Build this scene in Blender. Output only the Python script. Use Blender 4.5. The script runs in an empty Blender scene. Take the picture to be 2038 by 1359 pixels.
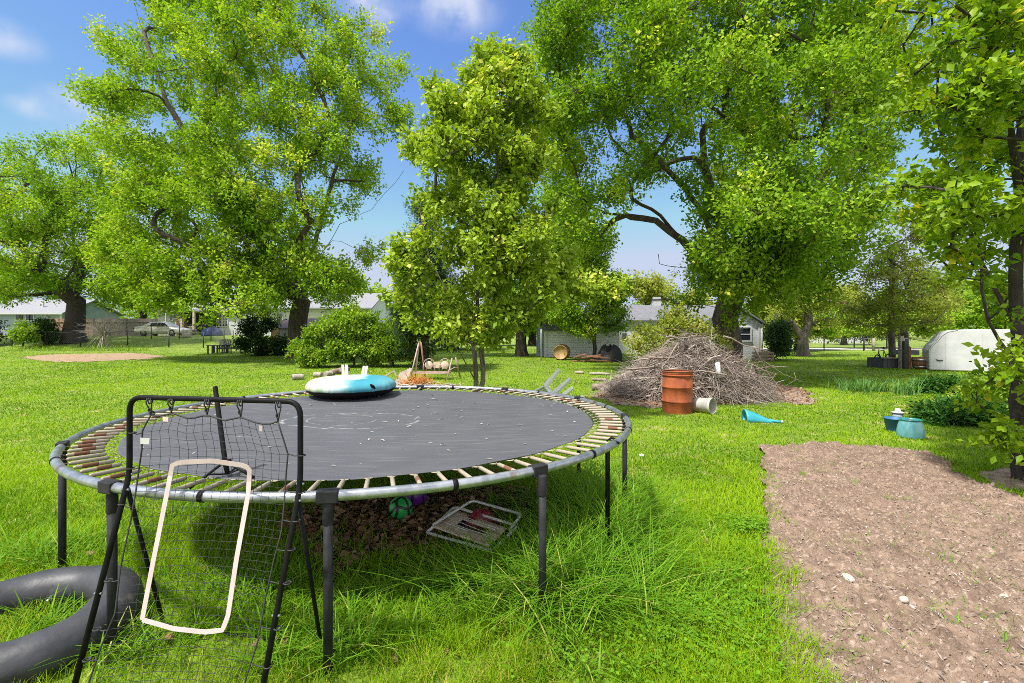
import bpy, math, random
import numpy as np
from mathutils import Vector, Matrix

# ------------------------------------------------------------------ camera, sky, sun, exposure
S = bpy.context.scene
F, CX, HY, EYE = 962.0, 1019.0, 658.0, 1.695      # focal length, principal column, horizon row (of a 2038 wide frame), eye height
cam_d = bpy.data.cameras.new("camera"); cam = bpy.data.objects.new("camera", cam_d)
S.collection.objects.link(cam); S.camera = cam
cam.location = (0, 0, EYE); cam.rotation_euler = (math.radians(90), 0, 0)
cam_d.sensor_width = 36.0; cam_d.lens = 36.0 * F / 2038.0
cam_d.shift_y = -(679.5 - HY) / 2038.0
cam_d.clip_start = 0.05; cam_d.clip_end = 3000

SUN_EL = math.radians(62); SUN_AZ = math.radians(230)     # azimuth from +Y, clockwise: behind the viewer's left shoulder
sv = Vector((math.sin(SUN_AZ) * math.cos(SUN_EL), math.cos(SUN_AZ) * math.cos(SUN_EL), math.sin(SUN_EL)))
sun_d = bpy.data.lights.new("sun", 'SUN'); sun = bpy.data.objects.new("sun", sun_d)
S.collection.objects.link(sun)
sun_d.energy = 3.3; sun_d.angle = math.radians(3); sun_d.color = (1.0, 0.955, 0.88)
sun.rotation_euler = (-sv).to_track_quat('-Z', 'Y').to_euler()

def pdir(px, py):
    return Vector(((px - CX) / F, 1.0, (HY - py) / F)).normalized()

W = bpy.data.worlds.new("World"); S.world = W; W.use_nodes = True
nt = W.node_tree; nt.nodes.clear()
out = nt.nodes.new('ShaderNodeOutputWorld'); bg = nt.nodes.new('ShaderNodeBackground')
sky = nt.nodes.new('ShaderNodeTexSky'); sky.sky_type = 'NISHITA'; sky.sun_disc = False
sky.sun_elevation = SUN_EL; sky.sun_rotation = SUN_AZ
sky.air_density = 1.0; sky.dust_density = 0.1; sky.ozone_density = 3.0
hsv = nt.nodes.new('ShaderNodeHueSaturation'); hsv.inputs['Saturation'].default_value = 1.12
hsv.inputs['Value'].default_value = 0.72
nt.links.new(sky.outputs[0], hsv.inputs['Color'])
tc = nt.nodes.new('ShaderNodeTexCoord')
def wmath(op, a, b=None):
    n = nt.nodes.new('ShaderNodeMath'); n.operation = op
    for i, v in enumerate((a, b)):
        if v is None: continue
        if isinstance(v, (int, float)): n.inputs[i].default_value = v
        else: nt.links.new(v, n.inputs[i])
    return n.outputs[0]
# clouds: soft puffs at fixed bearings, broken up by noise
acc = None
for (px, py, rad, st) in ((735, 14, .075, 1.0), (900, 8, .11, 1.0), (0, 72, .06, .9), (135, 200, .05, .8), (68, 215, .04, .7),
                          (215, 285, .12, .45), (1600, 120, .2, .2)):
    vd = nt.nodes.new('ShaderNodeVectorMath'); vd.operation = 'SUBTRACT'
    nt.links.new(tc.outputs['Generated'], vd.inputs[0]); vd.inputs[1].default_value = pdir(px, py)
    sc_ = nt.nodes.new('ShaderNodeVectorMath'); sc_.operation = 'MULTIPLY'
    nt.links.new(vd.outputs[0], sc_.inputs[0]); sc_.inputs[1].default_value = (1, 1, 1.9)
    ln = nt.nodes.new('ShaderNodeVectorMath'); ln.operation = 'LENGTH'; nt.links.new(sc_.outputs[0], ln.inputs[0])
    mr = nt.nodes.new('ShaderNodeMapRange'); mr.interpolation_type = 'SMOOTHSTEP'
    nt.links.new(ln.outputs['Value'], mr.inputs['Value'])
    mr.inputs['From Min'].default_value = 0; mr.inputs['From Max'].default_value = rad
    mr.inputs['To Min'].default_value = st; mr.inputs['To Max'].default_value = 0
    acc = mr.outputs[0] if acc is None else wmath('ADD', acc, mr.outputs[0])
nz = nt.nodes.new('ShaderNodeTexNoise'); nz.inputs['Scale'].default_value = 9; nz.inputs['Detail'].default_value = 7
nz.inputs['Roughness'].default_value = .55
nt.links.new(tc.outputs['Generated'], nz.inputs['Vector'])
nr = nt.nodes.new('ShaderNodeMapRange'); nr.interpolation_type = 'SMOOTHSTEP'
nt.links.new(nz.outputs['Fac'], nr.inputs['Value'])
nr.inputs['From Min'].default_value = .30; nr.inputs['From Max'].default_value = .68
cf = wmath('MINIMUM', wmath('MULTIPLY', acc, nr.outputs[0]), 0.85)
# a broad bright veil added out of view, overhead and behind, as fill light
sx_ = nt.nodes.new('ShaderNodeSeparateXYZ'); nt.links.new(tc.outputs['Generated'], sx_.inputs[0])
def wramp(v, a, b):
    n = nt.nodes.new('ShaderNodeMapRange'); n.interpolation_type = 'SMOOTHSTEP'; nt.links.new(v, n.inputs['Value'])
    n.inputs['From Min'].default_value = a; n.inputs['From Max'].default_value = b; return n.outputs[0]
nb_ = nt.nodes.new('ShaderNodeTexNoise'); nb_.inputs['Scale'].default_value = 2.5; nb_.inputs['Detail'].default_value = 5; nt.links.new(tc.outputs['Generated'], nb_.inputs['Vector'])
fill_veil = wmath('MULTIPLY', wmath('MAXIMUM', wmath('SUBTRACT', 1.0, wramp(sx_.outputs['Y'], -.25, .30)), wramp(sx_.outputs['Z'], .62, .82)), wramp(nb_.outputs['Fac'], .30, .55))
vm = nt.nodes.new('ShaderNodeMixRGB'); nt.links.new(fill_veil, vm.inputs['Fac']); vm.inputs['Color2'].default_value = (4.6, 4.6, 4.7, 1)
mx = nt.nodes.new('ShaderNodeMixRGB'); nt.links.new(cf, mx.inputs['Fac'])
cl = nt.nodes.new('ShaderNodeVectorMath'); cl.operation = 'MINIMUM'; tn = nt.nodes.new('ShaderNodeVectorMath'); tn.operation = 'MULTIPLY'; nt.links.new(hsv.outputs[0], tn.inputs[0]); tn.inputs[1].default_value = (.90, .85, .96)
nt.links.new(tn.outputs[0], cl.inputs[0]); cl.inputs[1].default_value = (1.7, 1.95, 2.5)
nt.links.new(cl.outputs[0], mx.inputs['Color1'])
mx.inputs['Color2'].default_value = (2.5, 2.6, 2.9, 1)
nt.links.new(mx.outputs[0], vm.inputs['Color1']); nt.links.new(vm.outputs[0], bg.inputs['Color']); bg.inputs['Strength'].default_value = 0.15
nt.links.new(bg.outputs[0], out.inputs[0])

S.view_settings.view_transform = 'Standard'; S.view_settings.look = 'None'
S.view_settings.gamma = 1.0; S.view_settings.use_curve_mapping = False
S.view_settings.exposure = 1.2
S.render.engine = 'CYCLES'
try:
    S.cycles.max_bounces = 7; S.cycles.diffuse_bounces = 4; S.cycles.transmission_bounces = 5
    S.cycles.transparent_max_bounces = 8; S.cycles.caustics_reflective = False; S.cycles.caustics_refractive = False
    S.cycles.use_denoising = False; S.cycles.pixel_filter_type = 'BLACKMAN_HARRIS'; S.cycles.filter_width = 0.9
except Exception:
    pass
rng = np.random.default_rng(7); random.seed(7)

# ------------------------------------------------------------------ terrain
def sstep(a, b, v):
    t = np.clip((v - a) / (b - a), 0, 1); return t * t * (3 - 2 * t)

def gz(x, y):
    """Height of the ground: level by the trampoline, a low bank far to the left, a slight fall far to the right."""
    x = np.asarray(x, float); y = np.asarray(y, float)
    ys = np.maximum(y, 1.0); t = x / ys
    left = 1.15 * sstep(37, 50, y) * (1 - sstep(-.42, -.22, t))
    right = -.010 * np.clip(y - 10, 0, 60) * sstep(.25, .5, t)
    und = .035 * np.sin(x * .55 + 1.3) * np.cos(y * .43 + .4) * sstep(5, 11, y) * (1 - sstep(30, 60, y))
    return left + right + und

def at(px, py, d):
    return np.array(((px - CX) / F * d, d, EYE - (py - HY) / F * d))

def hx(px, d): return (px - CX) / F * d
def hz(py, d): return EYE - (py - HY) / F * d

def ground_px(px, py):
    """Where the sight line through (px, py) of the photograph meets the ground."""
    d = EYE * F / max(py - HY, 4.0)
    for _ in range(40):
        z = float(gz(hx(px, d), d))
        d = .5 * d + .5 * np.clip((EYE - z) * F / max(py - HY, 4.0), 1, 400)
    x = hx(px, d)
    return np.array((x, d, float(gz(x, d))))

def gp(x, y): return np.array((x, y, float(gz(x, y))))

# ------------------------------------------------------------------ object helpers
COL = S.collection
def tag(o, label=None, cat=None, group=None, kind=None):
    if label: o['label'] = label
    if cat: o['category'] = cat
    if group: o['group'] = group
    if kind: o['kind'] = kind
    return o

def empty(name, loc, label=None, cat=None, group=None, rz=0):
    o = bpy.data.objects.new(name, None); COL.objects.link(o)
    o.location = tuple(float(v) for v in loc); o.rotation_euler = (0, 0, rz)
    o.empty_display_size = .1
    return tag(o, label, cat, group)

def link(name, me, mat, parent=None, local=False):
    o = bpy.data.objects.new(name, me); COL.objects.link(o)
    if mat is not None and len(me.materials) == 0: me.materials.append(mat)
    if parent is not None:
        o.parent = parent
        if not local and parent.parent is None: o.location = -parent.location
    return o

def copy_tree(o, parent=None):
    c = o.copy(); COL.objects.link(c)
    if parent is not None: c.parent = parent
    for ch in o.children: copy_tree(ch, c)
    return c

def mesh_np(name, V, Q, mat, rnd=None, parent=None, smooth=False, local=False, kind=None):
    """One mesh from arrays: V (n,3), Q (m,k), with a random number per face for colour variation."""
    V = np.ascontiguousarray(V, np.float32); Q = np.ascontiguousarray(Q, np.int32)
    m, k = Q.shape
    me = bpy.data.meshes.new(name)
    me.vertices.add(len(V)); me.vertices.foreach_set('co', V.ravel())
    me.loops.add(m * k); me.loops.foreach_set('vertex_index', Q.ravel())
    me.polygons.add(m); me.polygons.foreach_set('loop_start', np.arange(0, m * k, k, dtype=np.int32))
    me.polygons.foreach_set('loop_total', np.full(m, k, np.int32))
    if smooth: me.polygons.foreach_set('use_smooth', np.ones(m, bool))
    me.update(calc_edges=True)
    if rnd is not None:
        a = me.attributes.new('rnd', 'FLOAT', 'FACE'); a.data.foreach_set('value', np.ascontiguousarray(rnd, np.float32))
    o = link(name, me, mat, parent, local)
    if kind: o['kind'] = kind
    return o

class MB:
    """Collects simple solids into one mesh."""
    def __init__(s): s.v, s.f, s.sm = [], [], []
    def add(s, V, Fc, smooth=False):
        b = len(s.v); s.v.extend([tuple(map(float, p)) for p in V])
        for f in Fc: s.f.append([b + i for i in f]); s.sm.append(smooth)
        return s
    def box(s, c, size, M=None):
        hx_, hy_, hz_ = (q / 2 for q in size)
        P = [Vector((x, y, z)) for x in (-hx_, hx_) for y in (-hy_, hy_) for z in (-hz_, hz_)]
        if M is not None: P = [M @ p for p in P]
        P = [p + Vector(c) for p in P]
        return s.add(P, [(0, 1, 3, 2), (4, 6, 7, 5), (0, 4, 5, 1), (2, 3, 7, 6), (0, 2, 6, 4), (1, 5, 7, 3)])
    def bar(s, a, b, w, h, up=(0, 0, 1)):
        a, b = Vector(a), Vector(b); d = (b - a); L = d.length; d.normalize(); u = Vector(up)
        if abs(d.dot(u)) > .95: u = Vector((1, 0, 0))
        r = d.cross(u).normalized(); u = r.cross(d)
        return s.box((a + b) / 2, (w, L, h), Matrix((r, d, u)).transposed())
    def tube(s, pts, r, n=8, caps=True, closed=False):
        P = [Vector(tuple(map(float, p))) for p in pts]; m = len(P)
        R = r if hasattr(r, '__len__') else [r] * m
        T = []
        for i in range(m):
            if closed: t = P[(i + 1) % m] - P[i - 1]
            else: t = P[min(i + 1, m - 1)] - P[max(i - 1, 0)]
            T.append(t.normalized() if t.length > 1e-9 else Vector((0, 0, 1)))
        u = T[0].orthogonal().normalized(); V = []
        for i in range(m):
            u = (u - T[i] * u.dot(T[i]))
            u = u.normalized() if u.length > 1e-6 else T[i].orthogonal().normalized()
            w = T[i].cross(u)
            for k in range(n):
                a = 2 * math.pi * k / n
                V.append(P[i] + (u * math.cos(a) + w * math.sin(a)) * R[i])
        Fc = []
        for i in range(m if closed else m - 1):
            j = (i + 1) % m
            for k in range(n):
                l = (k + 1) % n
                Fc.append((i * n + k, i * n + l, j * n + l, j * n + k))
        s.add(V, Fc, True)
        if caps and not closed:
            b = len(s.v) - len(V)
            s.f.append([b + k for k in range(n)][::-1]); s.sm.append(False)
            s.f.append([b + (m - 1) * n + k for k in range(n)]); s.sm.append(False)
        return s
    def lathe(s, prof, n=24, M=None, smooth=True):
        V = []
        for (r, z) in prof:
            for k in range(n):
                a = 2 * math.pi * k / n; p = Vector((r * math.cos(a), r * math.sin(a), z))
                V.append(M @ p if M is not None else p)
        Fc = [(i * n + k, i * n + (k + 1) % n, (i + 1) * n + (k + 1) % n, (i + 1) * n + k) for i in range(len(prof) - 1) for k in range(n)]
        return s.add(V, Fc, smooth)
    def loft(s, rings, smooth=True, caps=True):
        n = len(rings[0]); V = [p for r in rings for p in r]
        Fc = [(i * n + k, i * n + (k + 1) % n, (i + 1) * n + (k + 1) % n, (i + 1) * n + k) for i in range(len(rings) - 1) for k in range(n)]
        b = len(s.v); s.add(V, Fc, smooth)
        if caps:
            s.f.append([b + k for k in range(n)][::-1]); s.sm.append(False)
            s.f.append([b + (len(rings) - 1) * n + k for k in range(n)]); s.sm.append(False)
        return s
    def prism(s, poly, y0, y1):
        """Outline in x,z pushed from y0 to y1."""
        n = len(poly); V = [(x, y0, z) for x, z in poly] + [(x, y1, z) for x, z in poly]
        return s.add(V, [list(range(n)), list(range(n, 2 * n))[::-1]] + [(i, i + n, (i + 1) % n + n, (i + 1) % n) for i in range(n)])
    def build(s, name, mat, parent=None, local=False, bevel=0):
        me = bpy.data.meshes.new(name); me.from_pydata(s.v, [], s.f); me.update()
        me.polygons.foreach_set('use_smooth', s.sm)
        o = link(name, me, mat, parent, local)
        if bevel:
            b = o.modifiers.new('bevel', 'BEVEL'); b.width = bevel; b.segments = 2; b.limit_method = 'ANGLE'
        return o

def arc(pts, r, k=6):
    """Round the corners of a polyline."""
    P = [Vector(tuple(map(float, p))) for p in pts]; o = [P[0]]
    for i in range(1, len(P) - 1):
        a, b, c = P[i - 1], P[i], P[i + 1]
        rr = min(r, (a - b).length * .45, (c - b).length * .45)
        p, q = b + (a - b).normalized() * rr, b + (c - b).normalized() * rr
        for j in range(k + 1):
            t = j / k; o.append(p * (1 - t) ** 2 + b * 2 * t * (1 - t) + q * t * t)
    o.append(P[-1]); return o

def lerp_path(pts, n):
    P = np.array([tuple(p) for p in pts], float)
    s = np.r_[0, np.cumsum(np.linalg.norm(np.diff(P, axis=0), axis=1))]
    t = np.linspace(0, s[-1], n)
    return np.stack([np.interp(t, s, P[:, i]) for i in range(P.shape[1])], 1)

# ------------------------------------------------------------------ materials
def new_mat(name):
    m = bpy.data.materials.new(name); m.use_nodes = True
    t = m.node_tree; return m, t, t.nodes['Principled BSDF']

def c4(c): return (c[0], c[1], c[2], 1)

def pmat(name, c1, c2=None, scale=6., rough=.6, metal=0., bump=0., bscale=40., spec=.5, detail=5, contrast=(.35, .65), stretch=(1, 1, 1), extra=None):
    """Principled surface whose colour wanders between c1 and c2 by noise, with fine bump."""
    m, t, b = new_mat(name); N, L = t.nodes.new, t.links.new
    b.inputs['Roughness'].default_value = rough; b.inputs['Metallic'].default_value = metal
    b.inputs['Specular IOR Level'].default_value = spec
    tcn = N('ShaderNodeTexCoord'); mp = N('ShaderNodeMapping'); mp.inputs['Scale'].default_value = stretch
    L(tcn.outputs['Object'], mp.inputs['Vector'])
    if c2 is None: c2 = tuple(v * .72 for v in c1)
    n1 = N('ShaderNodeTexNoise'); n1.inputs['Scale'].default_value = scale; n1.inputs['Detail'].default_value = detail
    n1.inputs['Roughness'].default_value = .62
    L(mp.outputs[0], n1.inputs['Vector'])
    r = N('ShaderNodeMapRange'); r.inputs['From Min'].default_value = contrast[0]; r.inputs['From Max'].default_value = contrast[1]
    L(n1.outputs['Fac'], r.inputs['Value'])
    mix = N('ShaderNodeMixRGB'); mix.inputs['Color1'].default_value = c4(c1); mix.inputs['Color2'].default_value = c4(c2)
    L(r.outputs[0], mix.inputs['Fac']); col = mix.outputs[0]
    if extra:
        c3, sc3, lo, hi = extra
        n3 = N('ShaderNodeTexNoise'); n3.inputs['Scale'].default_value = sc3; n3.inputs['Detail'].default_value = 6
        L(mp.outputs[0], n3.inputs['Vector'])
        r3 = N('ShaderNodeMapRange'); r3.inputs['From Min'].default_value = lo; r3.inputs['From Max'].default_value = hi
        L(n3.outputs['Fac'], r3.inputs['Value'])
        m3 = N('ShaderNodeMixRGB'); m3.inputs['Color2'].default_value = c4(c3)
        L(r3.outputs[0], m3.inputs['Fac']); L(col, m3.inputs['Color1']); col = m3.outputs[0]
    L(col, b.inputs['Base Color'])
    if bump:
        n2 = N('ShaderNodeTexNoise'); n2.inputs['Scale'].default_value = bscale; n2.inputs['Detail'].default_value = 5
        L(mp.outputs[0], n2.inputs['Vector'])
        bp = N('ShaderNodeBump'); bp.inputs['Strength'].default_value = min(1, bump); bp.inputs['Distance'].default_value = .02 * bump
        L(n2.outputs['Fac'], bp.inputs['Height']); L(bp.outputs[0], b.inputs['Normal'])
    return m

def stripe_mat(name, c1, c2, freq, axis='Z', rough=.6, duty=.06, bump=.4, scale=3.):
    """Boards or siding: thin dark joints every 1/freq metre along one axis, over noise."""
    m, t, b = new_mat(name); N, L = t.nodes.new, t.links.new
    b.inputs['Roughness'].default_value = rough
    tcn = N('ShaderNodeTexCoord'); sp = N('ShaderNodeSeparateXYZ'); L(tcn.outputs['Object'], sp.inputs[0])
    mu = N('ShaderNodeMath'); mu.operation = 'MULTIPLY'; mu.inputs[1].default_value = freq; L(sp.outputs[axis], mu.inputs[0])
    fr = N('ShaderNodeMath'); fr.operation = 'FRACT'; L(mu.outputs[0], fr.inputs[0])
    lt = N('ShaderNodeMath'); lt.operation = 'LESS_THAN'; lt.inputs[1].default_value = duty; L(fr.outputs[0], lt.inputs[0])
    n1 = N('ShaderNodeTexNoise'); n1.inputs['Scale'].default_value = scale; n1.inputs['Detail'].default_value = 5
    L(tcn.outputs['Object'], n1.inputs['Vector'])
    mix = N('ShaderNodeMixRGB'); mix.inputs['Color1'].default_value = c4(c1); mix.inputs['Color2'].default_value = c4(c2)
    L(n1.outputs['Fac'], mix.inputs['Fac'])
    mj = N('ShaderNodeMixRGB'); mj.inputs['Color2'].default_value = c4([v * .45 for v in c2]); L(lt.outputs[0], mj.inputs['Fac'])
    L(mix.outputs[0], mj.inputs['Color1']); L(mj.outputs[0], b.inputs['Base Color'])
    bp = N('ShaderNodeBump'); bp.inputs['Strength'].default_value = bump; bp.inputs['Distance'].default_value = .02
    L(fr.outputs[0], bp.inputs['Height']); L(bp.outputs[0], b.inputs['Normal'])
    return m

def leaf_mat(name, c1, c2, c3=None, trans=.35, rough=.5, tcol=(1.2, 1.25, .4), spec=.12):
    """Leaves and grass: colour picked per leaf, light passing through."""
    m, t, b = new_mat(name); N, L = t.nodes.new, t.links.new
    a = N('ShaderNodeAttribute'); a.attribute_name = 'rnd'
    cr = N('ShaderNodeValToRGB'); e = cr.color_ramp.elements
    e[0].color = c4(c1); e[1].color = c4(c2)
    if c3: x = cr.color_ramp.elements.new(.93); x.color = c4(c2); e[-1].color = c4(c3)
    L(a.outputs['Fac'], cr.inputs['Fac']); L(cr.outputs[0], b.inputs['Base Color'])
    b.inputs['Roughness'].default_value = rough; b.inputs['Specular IOR Level'].default_value = spec
    tr = N('ShaderNodeBsdfTranslucent'); tm = N('ShaderNodeMixRGB'); tm.blend_type = 'MULTIPLY'; tm.inputs['Fac'].default_value = 1
    L(cr.outputs[0], tm.inputs['Color1']); tm.inputs['Color2'].default_value = c4(tcol); L(tm.outputs[0], tr.inputs['Color'])
    mx_ = N('ShaderNodeMixShader'); mx_.inputs[0].default_value = trans
    L(b.outputs[0], mx_.inputs[1]); L(tr.outputs[0], mx_.inputs[2]); L(mx_.outputs[0], t.nodes['Material Output'].inputs[0])
    return m

M = {}
M['bark'] = pmat('bark', (.11, .085, .065), (.035, .027, .022), 9, .9, bump=1., bscale=22, stretch=(1, 1, .25))
M['bark_grey'] = pmat('bark_grey', (.17, .145, .12), (.06, .05, .042), 9, .9, bump=1., bscale=20, stretch=(1, 1, .25))
M['bark_dark'] = pmat('bark_dark', (.055, .042, .036), (.02, .016, .014), 14, .85, bump=.8, bscale=40, stretch=(1, 1, .4))
M['maple'] = leaf_mat('maple_leaf', (.14, .27, .012), (.36, .50, .040), (.54, .55, .10), .40)
M['maple_deep'] = leaf_mat('maple_leaf_deep', (.11, .23, .010), (.31, .46, .030), (.50, .53, .07), .40)
M['pear'] = leaf_mat('pear_leaf', (.17, .28, .016), (.42, .53, .055), (.62, .60, .14), .38, .45, spec=.16)
M['pear_near'] = leaf_mat('pear_leaf_near', (.13, .25, .008), (.34, .47, .020), (.60, .55, .04), .44, .42, spec=.2)
M['bush'] = leaf_mat('bush_leaf', (.13, .24, .016), (.26, .39, .03), (.40, .44, .07), .35)
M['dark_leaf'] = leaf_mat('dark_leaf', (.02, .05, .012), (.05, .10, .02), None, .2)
M['olive_leaf'] = leaf_mat('olive_leaf', (.18, .24, .028), (.33, .36, .06), (.48, .42, .14), .4)
M['spruce'] = leaf_mat('spruce_needle', (.018, .048, .012), (.05, .095, .022), None, .1, .7, spec=.15)
M['grass'] = leaf_mat('grass_blade', (.088, .20, .004), (.245, .39, .009), (.50, .42, .10), .34, .6, spec=.06)
M['grass_tall'] = leaf_mat('grass_blade_tall', (.065, .19, .006), (.20, .37, .025), (.48, .43, .12), .36, .45)
M['plant'] = leaf_mat('garden_leaf', (.022, .085, .010), (.06, .15, .016), None, .25, .4)
M['iris'] = leaf_mat('iris_leaf', (.09, .21, .05), (.17, .31, .08), None, .3, .45)
M['dead_leaf'] = leaf_mat('dead_leaf', (.17, .095, .05), (.34, .215, .13), (.54, .40, .27), .15, .8, (1, 1, 1))
M['twig'] = leaf_mat('dry_twig', (.14, .11, .092), (.40, .335, .29), (.62, .56, .50), 0., .85, (1, 1, 1))
# ------------------------------------------------------------------ noise and regions
_tab = np.random.default_rng(99).random((256, 256))
def vnoise(x, y, s=0):
    xi, yi = np.floor(x).astype(int), np.floor(y).astype(int); fx, fy = x - xi, y - yi
    fx = fx * fx * (3 - 2 * fx); fy = fy * fy * (3 - 2 * fy)
    g = lambda a, b: _tab[(a + 37 * s) & 255, (b + 91 * s) & 255]
    return (g(xi, yi) * (1 - fx) + g(xi + 1, yi) * fx) * (1 - fy) + (g(xi, yi + 1) * (1 - fx) + g(xi + 1, yi + 1) * fx) * fy
def fbm(x, y, o=4, s=0):
    v, a, t = 0, 1., 0
    for i in range(o):
        v = v + a * vnoise(x * 2 ** i + 17.3 * i, y * 2 ** i + 5.1 * i, s + i); t += a; a *= .55
    return v / t

def inpoly(x, y, P):
    r = np.zeros(np.shape(x), bool); n = len(P)
    for i in range(n):
        (x0, y0), (x1, y1) = P[i], P[(i + 1) % n]
        c = (y0 > y) != (y1 > y)
        if y1 != y0: r ^= c & (x < (x1 - x0) * (y - y0) / (y1 - y0) + x0)
    return r

def region(pxs): return [tuple(ground_px(a, b)[:2]) for a, b in pxs]
SOIL = region([(1515, 893), (1620, 884), (1720, 888), (1838, 900), (1885, 925), (1935, 958), (2000, 985), (2060, 1003), (2500, 1060), (3000, 1500),
               (1600, 1560), (1560, 1359), (1535, 1200), (1528, 1080), (1522, 980)])
DIRT = region([(40, 711), (110, 705), (190, 704), (262, 702.5), (335, 709), (300, 714), (210, 719), (120, 721)])
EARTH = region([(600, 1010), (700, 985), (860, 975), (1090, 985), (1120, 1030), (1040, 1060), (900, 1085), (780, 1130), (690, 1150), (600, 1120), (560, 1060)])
CHIPS = region([(1180, 790), (1230, 765), (1330, 740), (1480, 742), (1545, 762), (1600, 775), (1632, 801), (1590, 806), (1530, 798), (1500, 805), (1400, 806), (1300, 812), (1220, 806)])
BED = region([(1950, 945), (1990, 930), (2080, 935), (2100, 985), (1990, 972)])
TC = np.array((-1.233, 4.637)); TR, TZ, TM = 2.29, .885, 1.985      # trampoline centre, rail radius, rail height, mat radius

# ------------------------------------------------------------------ ground
def grid_mesh(name, xs, ys, mat, dz, mask=None, kind='structure', smooth=True):
    X, Y = np.meshgrid(xs, ys); Z = gz(X, Y) + dz(X, Y)
    V = np.stack([X.ravel(), Y.ravel(), Z.ravel()], 1); nx, ny = len(xs), len(ys)
    i, j = np.meshgrid(np.arange(nx - 1), np.arange(ny - 1)); a = (j * nx + i).ravel()
    Q = np.stack([a, a + 1, a + nx + 1, a + nx], 1)
    if mask is not None:
        cx, cy = V[Q][:, :, 0].mean(1), V[Q][:, :, 1].mean(1); Q = Q[mask(cx, cy)]
        u, inv = np.unique(Q, return_inverse=True); V = V[u]; Q = inv.reshape(Q.shape)
    o = mesh_np(name, V, Q, mat, smooth=smooth); o['kind'] = kind
    return o

M['lawn'] = pmat('lawn_ground', (.10, .17, .006), (.16, .23, .010), 1.3, .9, bump=.8, bscale=30, extra=((.34, .27, .12), 2.2, .56, .72))
M['soil'] = pmat('tilled_soil', (.275, .19, .135), (.145, .095, .066), 9, .95, bump=.9, bscale=110, detail=9, extra=((.44, .34, .27), 30, .54, .74))
M['dirt'] = pmat('bare_dirt', (.35, .22, .15), (.20, .15, .075), 3, .95, bump=.6, bscale=30)
M['earth'] = pmat('bare_earth', (.13, .075, .045), (.06, .036, .022), 6, .95, bump=.9, bscale=50)  # bare dark brown earth, its own colour
M['chips'] = pmat('leaf_mulch', (.34, .255, .20), (.18, .125, .095), 9, .95, bump=1, bscale=60)

xs = np.r_[-900, -400, -200, -120, -80, np.arange(-60, -12, 2.), np.arange(-12, 12, .5), np.arange(12, 62, 2.), 80, 120, 200, 400, 900]
ys = np.r_[-60, -20, -5, np.arange(0, 14, .5), np.arange(14, 64, 1.5), 70, 85, 110, 150, 220, 400, 800, 1500]
grid_mesh('ground', xs, ys, M['lawn'], lambda x, y: 0 * x)

def clod(x, y):
    n = fbm(x * 9, y * 9, 4, 3); f = fbm(x * 34, y * 34, 3, 5); w = fbm(x * 2.2, y * 2.2, 2, 8)
    return np.maximum(.012 + .050 * (w - .4) + .075 * np.maximum(n - .42, 0) + .12 * (np.abs(f - .5) - .06), .005)
def rough_edge(P, amp, sc):
    return lambda x, y: inpoly(x + amp * (fbm(x * sc, y * sc, 5, 1) - .5), y + amp * (fbm(x * sc + 40, y * sc, 5, 2) - .5), P)
sx = [p[0] for p in SOIL]; sy = [p[1] for p in SOIL]
grid_mesh('bare_soil', np.arange(min(sx), 6.1, .0150), np.arange(1.85, max(sy) + .1, .0145), M['soil'], clod, rough_edge(SOIL, .26, 2.6))
def small_patch(name, P, mat, st, amp, h=.03):
    px_, py_ = [p[0] for p in P], [p[1] for p in P]
    return grid_mesh(name, np.arange(min(px_) - .3, max(px_) + .3, st), np.arange(min(py_) - .3, max(py_) + .3, st), mat,
                     lambda x, y: .004 + h * np.maximum(fbm(x * 6, y * 6, 4, 4) - .35, 0), rough_edge(P, amp, 3))
small_patch('dirt_patch', DIRT, M['dirt'], .12, 1.2, .06)
small_patch('bare_earth', EARTH, M['earth'], .03, .5)
small_patch('leaf_mulch', CHIPS, M['chips'], .05, .7, .05)
small_patch('mulch_ring', BED, M['chips'], .03, .25)
M['road'] = pmat('gravel_road', (.62, .58, .50), (.48, .45, .40), 4, .95, bump=.3)
grid_mesh('road', np.arange(21, 75, 1.), np.array([54., 56, 58, 60]), M['road'], lambda x, y: .03 + 0 * x)

# ------------------------------------------------------------------ grass
def blades(P, h, w, az, lean, bend, rnd, name, mat, seg=2, kind='stuff', parent=None):
    """Curved tapering blades standing on points P."""
    n = len(P); dx, dy = np.cos(az), np.sin(az); rows = []
    for k in range(seg + 1):
        t = k / seg; f = lean * t + bend * t * t
        cz = h * t * (1 - .35 * bend * t); c = P + np.stack([dx * f * h, dy * f * h, cz], 1)
        ww = (w * (1 - .82 * t ** 1.5) / 2)[:, None]; s = np.stack([-dy, dx, 0 * dx], 1) * ww
        rows += [c - s, c + s]
    V = np.stack(rows, 1).reshape(-1, 3); m = 2 * (seg + 1)
    b = (np.arange(n) * m)[:, None]
    Q = np.concatenate([np.stack([b + 2 * k, b + 2 * k + 1, b + 2 * k + 3, b + 2 * k + 2], 2)[:, 0] for k in range(seg)])
    o = mesh_np(name, V, Q, mat, np.tile(rnd, seg), parent, smooth=True)
    if kind: o['kind'] = kind
    return o

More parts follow.
